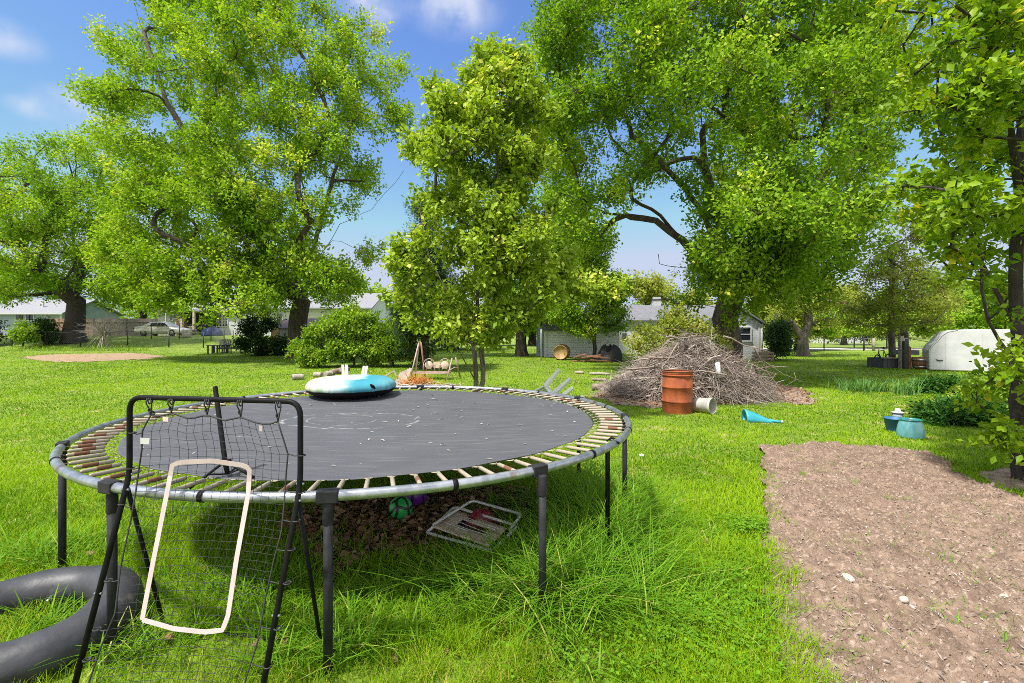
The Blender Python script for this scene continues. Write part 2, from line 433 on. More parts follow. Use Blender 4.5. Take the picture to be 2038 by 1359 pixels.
def lawn_points(n, d0, d1, tmax=1.28):
    d = d0 * (d1 / d0) ** rng.random(n); t = rng.uniform(-tmax, tmax, n)
    return d * t, d
def keep_density(x, y):
    k = np.ones(len(x))
    for P, amp, sc, v in ((SOIL, .26, 2.6, .7), (DIRT, 1.2, 3, .08), (EARTH, .5, 3, .10), (CHIPS, .7, 3, .05), (BED, .25, 3, .05)):
        k[rough_edge(P, amp, sc)(x, y)] = v
    inner = rough_edge(SOIL, .26, 2.6)(x - .09, y) & rough_edge(SOIL, .26, 2.6)(x, y + .12) & rough_edge(SOIL, .26, 2.6)(x, y - .12) & rough_edge(SOIL, .5, 7)(x - .12, y); k[inner] = .0
    r = np.hypot(x - TC[0], y - TC[1])
    under = r < TR - .1
    k[under] *= .75
    k *= np.where((y < 3.3) & (fbm(x * 2.5 + 9, y * 2.5, 3, 11) > .47) & (x < .5), .22, 1)
    return k
def make_lawn():
    n = 700000; x, y = lawn_points(n, 1.55, 46)
    ok = rng.random(n) < keep_density(x, y); x, y = x[ok], y[ok]; n = len(x)
    big = fbm(x * .5, y * .5, 3, 2); mid = fbm(x * 2.2, y * 2.2, 3, 6)
    h = (.03 + .065 * mid + .025 * rng.random(n)) * rng.uniform(.55, 1.3, n)
    r = np.hypot(x - TC[0], y - TC[1])
    h *= 1 - .42 * sstep(3.5, 7.5, y)
    h *= 1 + .5 * np.exp(-((y - 3.0) / 1.2) ** 2) * (x > -3) * (x < 2)
    w = np.clip(.0034 * (y / 2.4) ** .92, .0032, .06) * rng.uniform(.7, 1.4, n)
    rnd = np.clip(.50 + 2.0 * (big - .5) + 1.3 * (mid - .5) + rng.normal(0, .24, n), 0, .9)
    dry = rng.random(n) < np.where((y < 3.3) & (x < .5), .22, .035); rnd[dry] = rng.uniform(.94, 1, dry.sum())
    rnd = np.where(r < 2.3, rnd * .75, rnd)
    P = np.stack([x, y, gz(x, y) - .004], 1)
    near = y < 7
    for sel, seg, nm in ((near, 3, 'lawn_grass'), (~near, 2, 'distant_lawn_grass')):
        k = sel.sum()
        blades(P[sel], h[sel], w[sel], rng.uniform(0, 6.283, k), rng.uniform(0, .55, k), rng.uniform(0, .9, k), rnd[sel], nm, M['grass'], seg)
make_lawn()

def tall_grass():
    X, Y, H, A = [], [], [], []
    def patch(cx, cy, sxx, syy, n, hh):
        for _ in range(n):
            x, y = cx + rng.normal(0, sxx), cy + rng.normal(0, syy); m = rng.integers(10, 26)
            X.append(x + rng.normal(0, .045, m)); Y.append(y + rng.normal(0, .045, m)); H.append(hh * rng.uniform(.45, 1.15, m)); A.append(rng.uniform(0, 6.28, m))
    for px, py, sxx, syy, n, hh in ((1160, 1080, .26, .45, 90, .46), (1090, 1200, .24, .16, 60, .42), (1000, 1170, .30, .16, 46, .32), (880, 1150, .3, .16, 34, .22),
                                    (1210, 1040, .22, .35, 55, .45), (760, 1250, .3, .16, 26, .18), (660, 1290, .16, .12, 22, .22), (480, 1180, .25, .2, 26, .24),
                                    (580, 1130, .3, .2, 18, .2), (380, 1060, .4, .4, 26, .18), (120, 1110, .25, .2, 22, .22), (60, 1240, .2, .12, 16, .2), (1200, 1180, .3, .25, 34, .24),
                                    (1260, 1000, .2, .4, 16, .25), (1040, 1040, .3, .4, 24, .25), (20, 1330, .12, .1, 10, .15), (250, 1290, .2, .1, 12, .2),
                                    (1350, 1200, .45, .35, 40, .15), (1250, 1300, .45, .2, 34, .14), (1490, 1150, .12, .5, 34, .15)):
        g = ground_px(px, py); patch(g[0], g[1], sxx, syy, n, hh)
    x, y, h, a = map(np.concatenate, (X, Y, H, A)); n = len(x)
    ok = ~inpoly(x, y, SOIL); x, y, h, a = x[ok], y[ok], h[ok], a[ok]; n = len(x)
    rnd = np.clip(rng.normal(.45, .22, n), 0, .9); rnd[rng.random(n) < .05] = .98
    blades(np.stack([x, y, gz(x, y) - .005], 1), h, rng.uniform(.006, .013, n), a, rng.uniform(.05, .6, n), rng.uniform(.3, 1.4, n), rnd, 'tall_grass', M['grass_tall'], 5)
    # sprigs of green on the tilled soil
    x, y = [], []
    for _ in range(150):
        px, py = rng.uniform(1550, 2040), 900 + 420 * rng.random() ** 1.2; g = ground_px(px, py)
        if inpoly(np.array([g[0]]), np.array([g[1]]), SOIL)[0]:
            m = rng.integers(4, 22); s = rng.uniform(.015, .06); x.append(g[0] + rng.normal(0, s, m)); y.append(g[1] + rng.normal(0, s, m))
    for px, py in ((1680, 1275), (1670, 1300), (1700, 1290)):
        g = ground_px(px, py); x.append(g[0] + rng.normal(0, .06, 40)); y.append(g[1] + rng.normal(0, .05, 40))
    x, y = map(np.concatenate, (x, y)); n = len(x)
    blades(np.stack([x, y, gz(x, y)], 1), rng.uniform(.03, .09, n), rng.uniform(.003, .006, n), rng.uniform(0, 6.28, n), rng.uniform(.1, .9, n), rng.uniform(.2, 1, n),
           np.clip(rng.normal(.45, .2, n), 0, .9), 'soil_weeds', M['grass_tall'], 3)
tall_grass()

def flat_bits(name, x, y, z, L, w, mat, rnd, curl=.25, tilt=.35, kind='stuff', parent=None):
    """Scattered leaf-like flakes."""
    n = len(x); a = rng.uniform(0, 6.283, n); ax = np.stack([np.cos(a), np.sin(a), rng.normal(0, tilt, n)], 1); ax /= np.linalg.norm(ax, axis=1)[:, None]
    up = np.stack([rng.normal(0, tilt, n), rng.normal(0, tilt, n), np.ones(n)], 1); sd = np.cross(ax, up); sd /= np.linalg.norm(sd, axis=1)[:, None]; up = np.cross(sd, ax)
    c = np.stack([x, y, z], 1); L = L[:, None]; w = w[:, None]
    V = np.stack([c - ax * L / 2, c + sd * w / 2 + up * curl * w, c + ax * L / 2 + up * curl * L * .3, c - sd * w / 2 + up * curl * w], 1).reshape(-1, 3)
    return mesh_np(name, V, np.arange(4 * n).reshape(n, 4), mat, rnd, parent, kind=kind)

def litter():
    xs_, ys_ = [], []
    for P, m in ((EARTH, 3200), (CHIPS, 6500)):
        ax, ay = np.array(P).min(0), np.array(P).max(0); x = rng.uniform(ax[0] - .2, ay[0] + .2, m * 2); y = rng.uniform(ax[1] - .2, ay[1] + .2, m * 2)
        k = rough_edge(P, .6, 3)(x, y); xs_.append(x[k]); ys_.append(y[k])
    x, y = lawn_points(500, 1.8, 12); k = rng.random(500) < .5 * (np.hypot(x - TC[0], y - TC[1]) < 3.2) + .08; xs_.append(x[k]); ys_.append(y[k])
    x, y = map(np.concatenate, (xs_, ys_)); n = len(x); k = ~inpoly(x, y, SOIL); x, y = x[k], y[k]; n = len(x)
    L = rng.uniform(.04, .11, n); flat_bits('fallen_leaves', x, y, gz(x, y) + rng.uniform(.015, .05, n), L, L * rng.uniform(.4, .75, n), M['dead_leaf'], rng.random(n))
    # straw, chips and stones on the tilled soil
    m = 12000; x = rng.uniform(1.1, 6.0, m); y = 1.9 + 5.2 * rng.random(m) ** 1.3; k = inpoly(x, y, SOIL); x, y = x[k], y[k]; n = len(x)
    L = rng.uniform(.008, .04, n) * rng.choice([1, 1, 1, 1.7], n)
    flat_bits('soil_chips', x, y, gz(x, y) + clod(x, y) + .004, L, rng.uniform(.003, .012, n), M['twig'], np.clip(rng.normal(.5, .25, n), 0, 1), .3, .3)
    # clover in the grass by the soil
    xx, yy = [], []
    for px, py, s, m in ((1440, 1230, .25, 700), (1380, 1290, .25, 500), (1200, 1250, .3, 400), (1490, 1060, .12, 250)):
        g = ground_px(px, py); xx.append(g[0] + rng.normal(0, s, m)); yy.append(g[1] + rng.normal(0, s, m))
    x, y = map(np.concatenate, (xx, yy)); k = ~inpoly(x, y, SOIL); x, y = x[k], y[k]; x, y = np.repeat(x, 3) + rng.normal(0, .012, 3 * len(x)), np.repeat(y, 3) + rng.normal(0, .012, 3 * len(y))
    n = len(x); flat_bits('clover', x, y, gz(x, y) + np.repeat(rng.uniform(.05, .11, n // 3), 3), np.full(n, .024), np.full(n, .02), M['grass_tall'], rng.uniform(.1, .8, n), .15, .25)
litter()

# stones lying on the tilled soil
def stone(p, r, seed, name, mat, label, cat, group=None, flat=.65):
    q = np.random.default_rng(seed); b = MB(); n = 10; prof = []
    ph = q.uniform(0, 6.28, 4); sc = q.uniform(.75, 1.25, 3)
    rings = []
    for i in range(1, 7):
        th = math.pi * i / 7
        rings.append([(p[0] + r * sc[0] * math.sin(th) * math.cos(a) * (1 + .16 * math.sin(2 * a + ph[0]) + .1 * math.sin(3 * a + i + ph[1])),
                       p[1] + r * sc[1] * math.sin(th) * math.sin(a) * (1 + .16 * math.sin(2 * a + ph[0])),
                       p[2] + r * flat * math.cos(th) * (1 + .12 * math.sin(a + ph[2]))) for a in np.linspace(0, 2 * math.pi, n, endpoint=False)])
    b.loft(rings)
    return tag(b.build(name, mat), label, cat, group)
M['stone'] = pmat('pale_stone', (.50, .42, .36), (.36, .29, .24), 20, .9, bump=.5, bscale=60)
for i, (px, py, r, lab) in enumerate(((1688, 1166, .035, 'pale flat stone near the left edge of the tilled soil'),
                                      (1799, 1215, .027, 'pinkish stone beside a smaller one in the middle of the tilled soil'),
                                      (1816, 1222, .016, 'small stone touching the pinkish stone on the tilled soil'),
                                      (2000, 1196, .028, 'whitish stone by the right side of the tilled soil'))):
    g = ground_px(px, py); stone((g[0], g[1], float(clod(g[0], g[1])) + .008), r, 40 + i, 'stone', M['stone'], lab, 'stone')

# ------------------------------------------------------------------ trees
def unit(v): return v / np.maximum(np.linalg.norm(v, axis=-1, keepdims=True), 1e-9)

def leaves_np(C, D, nl, rs, ls, rnd0, q, two=False, droop=.5, aspect=.62, spread=.36):
    """Leaves round spray centres C lying along spray directions D."""
    n = len(C) * nl; C = np.repeat(C, nl, 0); D = np.repeat(D, nl, 0); r0 = np.repeat(rnd0, nl)
    pos = C + D * ((q.random(n) - .35) * rs * 1.7)[:, None] + q.normal(0, rs * spread, (n, 3))
    a = unit(D * .5 + q.normal(0, .75, (n, 3)) + np.array((0, 0, -droop)))
    up = unit(np.array((sv.x * .8, sv.y * .8, .72)) + q.normal(0, .55, (n, 3)))
    s = unit(np.cross(a, up)); up = np.cross(s, a)
    L = (ls * q.uniform(.65, 1.3, n))[:, None]; w = L * aspect / 2
    if two:
        mid = pos + a * L * .45 - up * L * .10; tip = pos + a * L - up * L * .12
        V = np.stack([pos, mid + s * w + up * L * .10, tip, mid, mid - s * w + up * L * .10], 1).reshape(-1, 3)
        b = (np.arange(n) * 5)[:, None]
        Q = np.concatenate([b + np.array((0, 3, 2, 1)), b + np.array((0, 4, 2, 3))])
        rn = np.tile(np.clip(r0 + q.normal(0, .16, n), 0, 1), 2)
    else:
        V = np.stack([pos, pos + a * L * .42 + s * w - up * L * .06, pos + a * L, pos + a * L * .42 - s * w - up * L * .06], 1).reshape(-1, 3)
        Q = np.arange(4 * n).reshape(n, 4); rn = np.clip(r0 + q.normal(0, .2, n), 0, 1)
    return V, Q, rn

def twigs_np(A, B, r, sag=.08):
    """Thin three-sided twigs from A to B."""
    d = unit(B - A); u = unit(np.cross(d, np.array((.3, .2, 1.)))); w = np.cross(d, u); mid = (A + B) / 2 + np.array((0, 0, 1.)) * sag * np.linalg.norm(B - A, axis=1)[:, None]
    rows = []
    for P, f in ((A, 1.), (mid, .8), (B, .35)):
        for k in range(3):
            an = 2.094 * k; rows.append(P + (u * math.cos(an) + w * math.sin(an)) * (np.asarray(r) * f)[:, None])
    V = np.stack(rows, 1).reshape(-1, 3); b = (np.arange(len(A)) * 9)[:, None]
    Q = np.concatenate([b + np.array((3 * i + k, 3 * i + (k + 1) % 3, 3 * i + 3 + (k + 1) % 3, 3 * i + 3 + k)) for i in range(2) for k in range(3)])
    return V, Q

def skeleton(paths, attract, R0, q, step=.6, rmin=.012, flare=1.5, sides=7, power=.5):
    """Limbs from given polylines (first is the trunk), grown on to reach every point in attract. Returns mesh arrays and node positions."""
    P, par, D = [], [], []
    def run(pts, start):
        last = start
        for i in range(1, len(pts)):
            a, b = pts[i - 1], pts[i]; n = max(1, int(np.linalg.norm(b - a) / step))
            for k in range(1, n + 1):
                p = a + (b - a) * k / n; P.append(p + q.normal(0, step * .05, 3)); par.append(last); D.append(unit(b - a)); last = len(P) - 1
        return last
    for i, pts in enumerate(paths):
        pts = [np.asarray(p, float) for p in pts]
        if i == 0:
            P.append(pts[0]); par.append(-1); D.append(np.array((0, 0, 1.))); run(pts, 0); ntr = len(P)
        else:
            k = int(np.argmin(np.linalg.norm(np.array(P) - pts[0], axis=1))); pts[0] = P[k]; run(pts, k)
    ends = len(P); first = max(1, int(ntr * .45))
    order = np.argsort(np.linalg.norm(attract - P[ntr - 1], axis=1))
    tips = list(range(ends))[-1:]
    for ai in order:
        a = attract[ai]; PP = np.array(P); DD = np.array(D); v = a - PP; dist = np.linalg.norm(v, axis=1) + 1e-6
        cs = (v * DD).sum(1) / dist; cost = dist * (1.35 - .35 * cs) + np.maximum(-v[:, 2], 0) * .35; cost[:first] += 1e3 if len(P) > first + 3 else 0
        k = int(np.argmin(cost)); dd = dist[k]
        if dd < step * .3: tips.append(k); continue
        n = max(1, int(dd / step)); ctrl = PP[k] + DD[k] * dd * .26 + np.array((0, 0, .07 * dd)); last = k
        for j in range(1, n + 1):
            t = j / n; p = PP[k] * (1 - t) ** 2 + ctrl * 2 * t * (1 - t) + a * t * t
            if j < n: p = p + q.normal(0, step * .07, 3)
            P.append(p); par.append(last); D.append(unit(p - P[last])); last = len(P) - 1
        tips.append(last)
    N = len(P); P = np.array(P); cnt = np.zeros(N)
    for t in tips: cnt[t] += 1
    kids = [[] for _ in range(N)]
    for i in range(N):
        if par[i] >= 0: kids[par[i]].append(i)
    for i in range(N - 1, -1, -1):
        if not kids[i] and cnt[i] == 0: cnt[i] = .6
        if par[i] >= 0: cnt[par[i]] += cnt[i]
    rad = np.maximum(R0 * (cnt / cnt[0]) ** power, rmin)
    z0 = P[0, 2]; hgt = max(P[ntr - 1, 2] - z0, .5)
    rad = rad * (1 + (flare - 1) * np.exp(-(P[:, 2] - z0) / (R0 * 1.3)))
    V, Q = [], []
    stack = [(0, -1)]
    an = np.arange(sides) * 2 * math.pi / sides
    while stack:
        s, pr = stack.pop(); chain = [s] if pr < 0 else [pr, s]
        while kids[chain[-1]]:
            ks = sorted(kids[chain[-1]], key=lambda i: -cnt[i])
            for o in ks[1:]: stack.append((o, chain[-1]))
            chain.append(ks[0])
        if len(chain) < 2: continue
        C = P[chain]; R = rad[chain].copy()
        if pr >= 0: R[0] = min(R[0], R[1] * 1.15)
        T = unit(np.gradient(C, axis=0)); u = unit(np.cross(T, np.array((.21, .97, .13)))); w = np.cross(T, u)
        jit = 1 + .10 * np.sin(an * 3 + q.uniform(0, 6))
        ring = C[:, None, :] + (u[:, None, :] * np.cos(an)[None, :, None] + w[:, None, :] * np.sin(an)[None, :, None]) * (R[:, None] * jit[None, :])[:, :, None]
        b = sum(len(x) for x in V); V.append(ring.reshape(-1, 3)); m = len(chain)
        i, k = np.meshgrid(np.arange(m - 1), np.arange(sides), indexing='ij'); l = (k + 1) % sides
        Q.append(np.stack([b + i * sides + k, b + i * sides + l, b + (i + 1) * sides + l, b + (i + 1) * sides + k], 2).reshape(-1, 4))
    return np.concatenate(V), np.concatenate(Q), P, rad

def make_tree(name, label, cat, d, trunk, R0, circles, thick, nb, rb, ns, rs, nl, ls, leaf, bark, two=False, droop=.5, group=None, seed=0, limbs=(), base=None,
              aspect=.62, flat=.75, trunk_dy=0., power=.5, flare=1.5, twig_r=.008, up=.35, spread=.36, fill=.88, tone=0., outer=True):
    """A tree d metres away: trunk and limbs follow the photograph's limbs, the crown fills the round lobes listed in circles (given at that distance)."""
    q = np.random.default_rng(1000 + seed); k = F / d
    W3 = lambda px, py, dy=0.: at(px, py, d) + np.array((0, dy, 0))
    b0 = gp(hx(trunk[0][0], d), d); 
    tr = [b0 - np.array((0, 0, .06))] + [W3(*t) for t in trunk[1:]]
    c = np.array([tuple(t[:3]) for t in circles], float); fixed = np.array([t[3] if len(t) > 3 else np.nan for t in circles]); wgt = c[:, 2] ** 2 * np.where(np.isnan(fixed), 1, 1.5); wgt /= wgt.sum()
    cxm, cym = (c[:, 0] * wgt).sum(), (c[:, 1] * wgt).sum(); ex = np.abs(c[:, 0] - cxm) + c[:, 2]; ey = np.abs(c[:, 1] - cym) + c[:, 2]; ex, ey = ex.max(), ey.max()
    i = q.choice(len(c), nb, p=wgt); rr = np.sqrt(q.random(nb)) * np.maximum(c[i, 2] - .5 * rb * k, .3 * c[i, 2]) * fill; th = q.uniform(0, 6.283, nb)
    px, py = c[i, 0] + rr * np.cos(th), c[i, 1] + rr * np.sin(th)
    rho2 = np.clip(((px - cxm) / ex) ** 2 + ((py - cym) / ey) ** 2, 0, .96)
    u = q.uniform(-1, 1, nb); dep = thick * np.sqrt(1 - rho2) * np.sign(u) * np.abs(u) ** (.6 if outer else 1)
    fx = fixed[i]; dep = np.where(np.isnan(fx), dep, np.nan_to_num(fx) + q.normal(0, .14 * thick, nb))
    A = np.stack([hx(px, d + .8 * dep), np.full(nb, d) + dep, hz(py, d + .8 * dep)], 1)
    A[:, 2] = np.maximum(A[:, 2], gz(A[:, 0], A[:, 1]) + rb * .6)
    root = empty(name, b0, label, cat, group)
    V, Q, P, rad = skeleton([tr] + [[W3(*t) for t in l] for l in limbs], A, R0, q, step=max(.25, rb * .5), power=power, flare=flare)
    # sprays
    S_ = A[:, None, :] + unit(q.normal(0, 1, (nb, ns, 3))) * (q.random((nb, ns, 1)) ** .45) * rb * np.array((1, 1, flat))
    brnd = np.clip(np.repeat(q.normal(.45 + tone, .2, nb), ns) + q.normal(0, .16, nb * ns), 0, 1)
    Sf = S_.reshape(-1, 3); Af = np.repeat(A, ns, 0)
    gzs = gz(Sf[:, 0], Sf[:, 1]); Sf[:, 2] = np.maximum(Sf[:, 2], gzs + .05)
    D = unit((Sf - Af) * .8 / rb + np.array((0, 0, up)) + unit(Af - P[min(len(trunk), len(P) - 1)]) * .5 + q.normal(0, .25, Sf.shape))
    tv, tq = twigs_np(Af, Sf, np.full(len(Sf), twig_r))
    mesh_np('trunk', np.concatenate([V, tv]), np.concatenate([Q, tq + len(V)]), bark, None, root, smooth=True)
    lv, lq, lr = leaves_np(Sf, D, nl, rs, ls, brnd, q, two, droop, aspect, spread)
    lv[:, 2] = np.maximum(lv[:, 2], gz(lv[:, 0], lv[:, 1]) + .01)
    mesh_np('crown', lv, lq, leaf, lr, root)
    return root
# ------------------------------------------------------------------ the trees and shrubs
make_tree('maple_tree', 'tall spreading silver maple left of the middle, rising behind the low green hedge', 'tree', 30, [(594, 700), (592, 640), (600, 600), (606, 560)], .56,
          [(330, 20, 70), (250, 95, 55), (440, 5, 85), (540, 10, 85), (640, 60, 75), (720, 110, 65), (790, 130, 42), (220, 215, 52), (300, 170, 90), (400, 130, 110), (520, 140, 110),
           (640, 180, 105), (735, 215, 80), (795, 240, 38), (255, 275, 60), (330, 330, 85), (320, 420, 80), (290, 500, 55), (420, 300, 115), (430, 430, 100), (540, 300, 115),
           (650, 320, 90), (720, 340, 45), (560, 430, 95), (660, 450, 70), (710, 490, 45), (440, 540, 70), (350, 560, 55), (300, 565, 45), (520, 550, 75), (610, 545, 65), (680, 565, 45),
           (480, 600, 35), (430, 612, 26), (560, 600, 35), (640, 600, 30), (345, 600, 25), (520, 615, 25), (430, -60, 110), (560, -50, 90), (330, -40, 60), (275, 420, 66, -2), (245, 480, 58, -2), (285, 540, 58, -2), (365, 590, 44, -3), (430, 600, 38, -4), (480, 520, 62, -5), (540, 470, 55, -5), (430, 570, 45, -5), (600, 520, 45, -5), (640, 560, 42, -5), (380, 545, 45, -5), (500, 598, 30, -5), (555, 585, 30, -4.5), (690, 560, 35, -4), (460, 400, 60, -6), (600, 410, 50, -6)],
          7.0, 470, 1.05, 16, .42, 32, .175, M['maple'], M['bark'], seed=1, droop=.35, up=.6, power=.62, twig_r=.010, fill=1.,
          limbs=[[(606, 560), (600, 480, .5), (615, 430), (600, 360), (596, 290), (590, 170), (570, 60)], [(604, 570), (560, 460, -1), (520, 340, -2), (480, 250, -2), (440, 120, -2)],
                 [(606, 560), (665, 440, 1), (720, 400, 2), (790, 320, 2)], [(598, 600), (540, 480, -2), (400, 250, -3), (320, 60, -2)], [(606, 560), (640, 330, 2), (680, 180, 3)],
                 [(598, 600), (470, 520, -3), (330, 450, -4)]])
make_tree('maple_tree', 'huge silver maple whose thick trunk stands behind the brush pile', 'tree', 20, [(1450, 740), (1452, 690), (1444, 635), (1456, 590)], .54,
          [(1100, 25, 60), (1180, 10, 90), (1290, 10, 100), (1420, 10, 110), (1550, 10, 110), (1680, 30, 100), (1780, 50, 80, 4), (1080, 95, 38), (1150, 120, 85), (1250, 130, 95), (1370, 140, 105),
           (1500, 140, 110), (1620, 150, 100), (1740, 160, 90, 4), (1830, 170, 60, 5), (1120, 215, 65), (1220, 240, 85), (1330, 245, 80), (1450, 260, 95), (1560, 270, 105), (1680, 290, 95),
           (1770, 290, 55, 4), (1140, 320, 60), (1215, 345, 70), (1150, 400, 50), (1300, 330, 45), (1420, 380, 85), (1530, 390, 95), (1640, 400, 95), (1720, 410, 50, 3), (1430, 470, 75),
           (1530, 490, 85), (1640, 490, 75), (1400, 540, 42), (1460, 560, 62), (1560, 560, 52), (1650, 560, 45), (1415, 600, 30), (1480, 605, 42), (1375, 600, 22), (1180, 470, 35),
           (1085, 160, 48), (1088, 260, 46), (1105, 370, 46), (1120, 455, 44), (1205, 430, 28), (1262, 438, 24), (1305, 468, 20), (1300, -90, 120), (1500, -100, 130), (1150, -70, 90), (1690, -80, 110), (1420, 515, 45, -4), (1475, 490, 55, -4.5), (1535, 515, 50, -4), (1450, 555, 34, -4), (1510, 560, 36, -3.5), (1565, 555, 36, -3), (1480, 420, 55, -5), (1590, 440, 50, -5)],
          6.5, 560, .9, 17, .34, 31, .142, M['maple_deep'], M['bark'], seed=2, droop=.35, up=.45, power=.60, flare=1.05, twig_r=.008, fill=1.,
          limbs=[[(1452, 610), (1390, 530, -.5), (1340, 488, -1), (1290, 450, -1), (1200, 436, -1), (1170, 425, -1)], [(1340, 488, -1), (1300, 440, -1), (1240, 415, -1.5)],
                 [(1450, 590), (1390, 430, -.5), (1330, 370, -1), (1290, 330, -1), (1260, 270), (1235, 180), (1200, 110)], [(1455, 590), (1440, 420, .5), (1402, 330), (1395, 200), (1370, 60)],
                 [(1460, 590), (1520, 340, 1), (1570, 230, 1), (1640, 100, 1)], [(1462, 590), (1560, 420, 2), (1640, 240, 2), (1710, 120, 2)],
                 [(1465, 590), (1530, 555, -1), (1640, 548, -1.5), (1720, 575, -2)], [(1430, 560, -.3), (1370, 541, -.8), (1310, 537, -1.2), (1293, 534, -1.3), (1292, 515, -1.3)],
                 [(1455, 590), (1500, 420, -2), (1480, 300, -3.5), (1500, 160, -4)]])
make_tree('pear_tree', 'slim bright ornamental pear with twin stems right behind the trampoline', 'tree', 9.2, [(945, 830), (947, 760), (944, 690), (950, 620)], .062,
          [(975, 105, 28), (925, 140, 36), (1000, 150, 50), (960, 180, 58), (885, 190, 38), (1050, 190, 38), (865, 250, 48), (930, 250, 66), (1010, 250, 66), (1070, 250, 40), (835, 290, 28), (900, 310, 55),
           (980, 320, 66), (1050, 320, 40), (1100, 290, 20), (940, 380, 56), (1005, 390, 46), (885, 380, 28), (870, 430, 55), (940, 450, 66), (1010, 460, 66), (1070, 440, 42), (820, 460, 32),
           (800, 520, 38), (870, 520, 66), (950, 530, 76), (1040, 530, 70), (1110, 520, 40), (800, 590, 40), (860, 600, 56), (940, 610, 66), (1020, 610, 56), (1100, 600, 48), (1170, 590, 36),
           (1215, 578, 20), (870, 650, 32), (930, 660, 42), (990, 660, 36), (1050, 650, 22)],
          1.25, 205, .27, 13, .15, 22, .098, M['pear'], M['bark_grey'], two=True, seed=3, droop=.55, up=.5, twig_r=.004, power=.42, flare=1.2, fill=1.22,
          limbs=[[(956, 820, .05), (960, 760), (958, 680, .1), (985, 600, .1), (1000, 480), (990, 330), (980, 200), (976, 110)], [(950, 620), (945, 500), (940, 350), (945, 200)],
                 [(944, 690), (900, 600, -.3), (860, 520, -.3), (840, 420, -.3)], [(958, 690), (1030, 640, .2), (1110, 600, .2), (1200, 580, .2)], [(945, 745), (915, 700, -.1), (890, 670, -.2)]])
make_tree('pear_tree', 'leafy young tree at the right edge, dark trunk rising from a mulch ring', 'tree', 5.5, [(2036, 957), (2026, 850), (2030, 700), (2024, 550), (2032, 300), (2026, 50), (2020, -250)], .08,
          [(1960, -90, 140), (1850, -60, 80), (2080, -70, 150), (1775, 40, 36), (1860, 80, 75), (1960, 100, 100), (2090, 80, 110), (1800, 170, 32), (1835, 230, 62), (1925, 240, 90), (2030, 230, 90),
           (1850, 330, 75), (1945, 350, 90), (2060, 350, 90), (1800, 380, 34), (1870, 430, 62), (1960, 450, 70), (2070, 450, 80), (1885, 520, 45), (1965, 540, 56), (1990, 640, 40),
           (2060, 620, 60), (1995, 715, 38), (2045, 760, 50), (1975, 790, 34), (2005, 850, 36), (2060, 880, 50), (1972, 868, 20)],
          1.3, 280, .19, 8, .10, 11, .088, M['pear_near'], M['bark_dark'], two=True, seed=4, droop=.25, up=.5, twig_r=.0035, power=.62, flare=1.3, aspect=.6, fill=1.1,
          limbs=[[(2026, 745), (1930, 640, -.2), (1898, 520, -.3), (1880, 420, -.3), (1850, 360, -.3)], [(2020, 640), (1965, 480, .2), (1958, 330, .2), (1930, 200, .2), (1900, 60, .2)],
                 [(1905, 545, -.3), (1850, 480, -.4), (1820, 455, -.4)], [(2020, 400), (1960, 260, -.3), (1920, 120, -.3), (1910, 0, -.3)],
                 [(2026, 830), (1990, 780, -.3), (1965, 760, -.4)]])
make_tree('maple_tree', 'round crowned maple at the far left, beyond the wire fence', 'tree', 44, [(147, 682), (148, 640), (152, 600), (152, 560)], .72,
          [(30, 312, 42), (110, 312, 38), (150, 305, 40), (208, 332, 30), (20, 380, 65), (100, 380, 68), (180, 380, 66), (240, 405, 34), (10, 460, 70), (90, 460, 78), (180, 470, 78), (250, 470, 42),
           (0, 540, 58), (70, 540, 58), (150, 535, 58), (220, 540, 55), (268, 545, 32), (-60, 400, 80), (-60, 500, 80), (-80, 320, 60), (30, 585, 34), (100, 580, 34), (200, 580, 38), (250, 575, 34)],
          6.5, 210, 1.3, 15, .56, 26, .22, M['maple_deep'], M['bark_dark'], seed=5, droop=.3, up=.5, power=.6,
          limbs=[[(152, 600), (180, 575, -1), (235, 555, -2)], [(150, 600), (100, 545, -1), (45, 480, -2)], [(152, 560), (146, 460), (150, 340)], [(152, 570), (200, 480, 1), (230, 420, 1)]])
make_tree('spruce_tree', 'dark green spruce partly hidden behind the slim pear', 'tree', 21, [(846, 735), (846, 650), (844, 520), (842, 380)], .17,
          [(842, 388, 12), (842, 420, 22), (845, 460, 35), (845, 510, 50), (850, 560, 66), (852, 610, 82), (852, 660, 80)], 1.7, 170, .45, 16, .22, 24, .12, M['spruce'], M['bark_dark'], seed=6, droop=.6, up=-.1, aspect=.22, flat=.5)
make_tree('shade_tree', 'dark leafy tree behind the pear with a stout bare lower trunk', 'tree', 32, [(1038, 705), (1036, 680), (1040, 640)], .33,
          [(1060, 560, 45), (1015, 600, 40), (1100, 600, 55), (1130, 500, 55), (1160, 560, 50), (1080, 480, 40), (1140, 440, 40), (980, 640, 30), (1090, 400, 40), (1020, 520, 40)],
          3.6, 120, .9, 14, .4, 24, .17, M['maple_deep'], M['bark'], seed=7, tone=-.12)
make_tree('young_tree', 'small leafy tree with a thin straight trunk before the white shed', 'tree', 28, [(1183, 712), (1183, 680), (1183, 640)], .11,
          [(1180, 520, 45), (1140, 580, 45), (1212, 570, 42), (1180, 620, 55), (1228, 615, 32), (1130, 632, 30), (1170, 655, 25), (1222, 645, 24), (1175, 480, 28)],
          2.2, 90, .6, 14, .3, 24, .14, M['maple_deep'], M['bark'], seed=8)
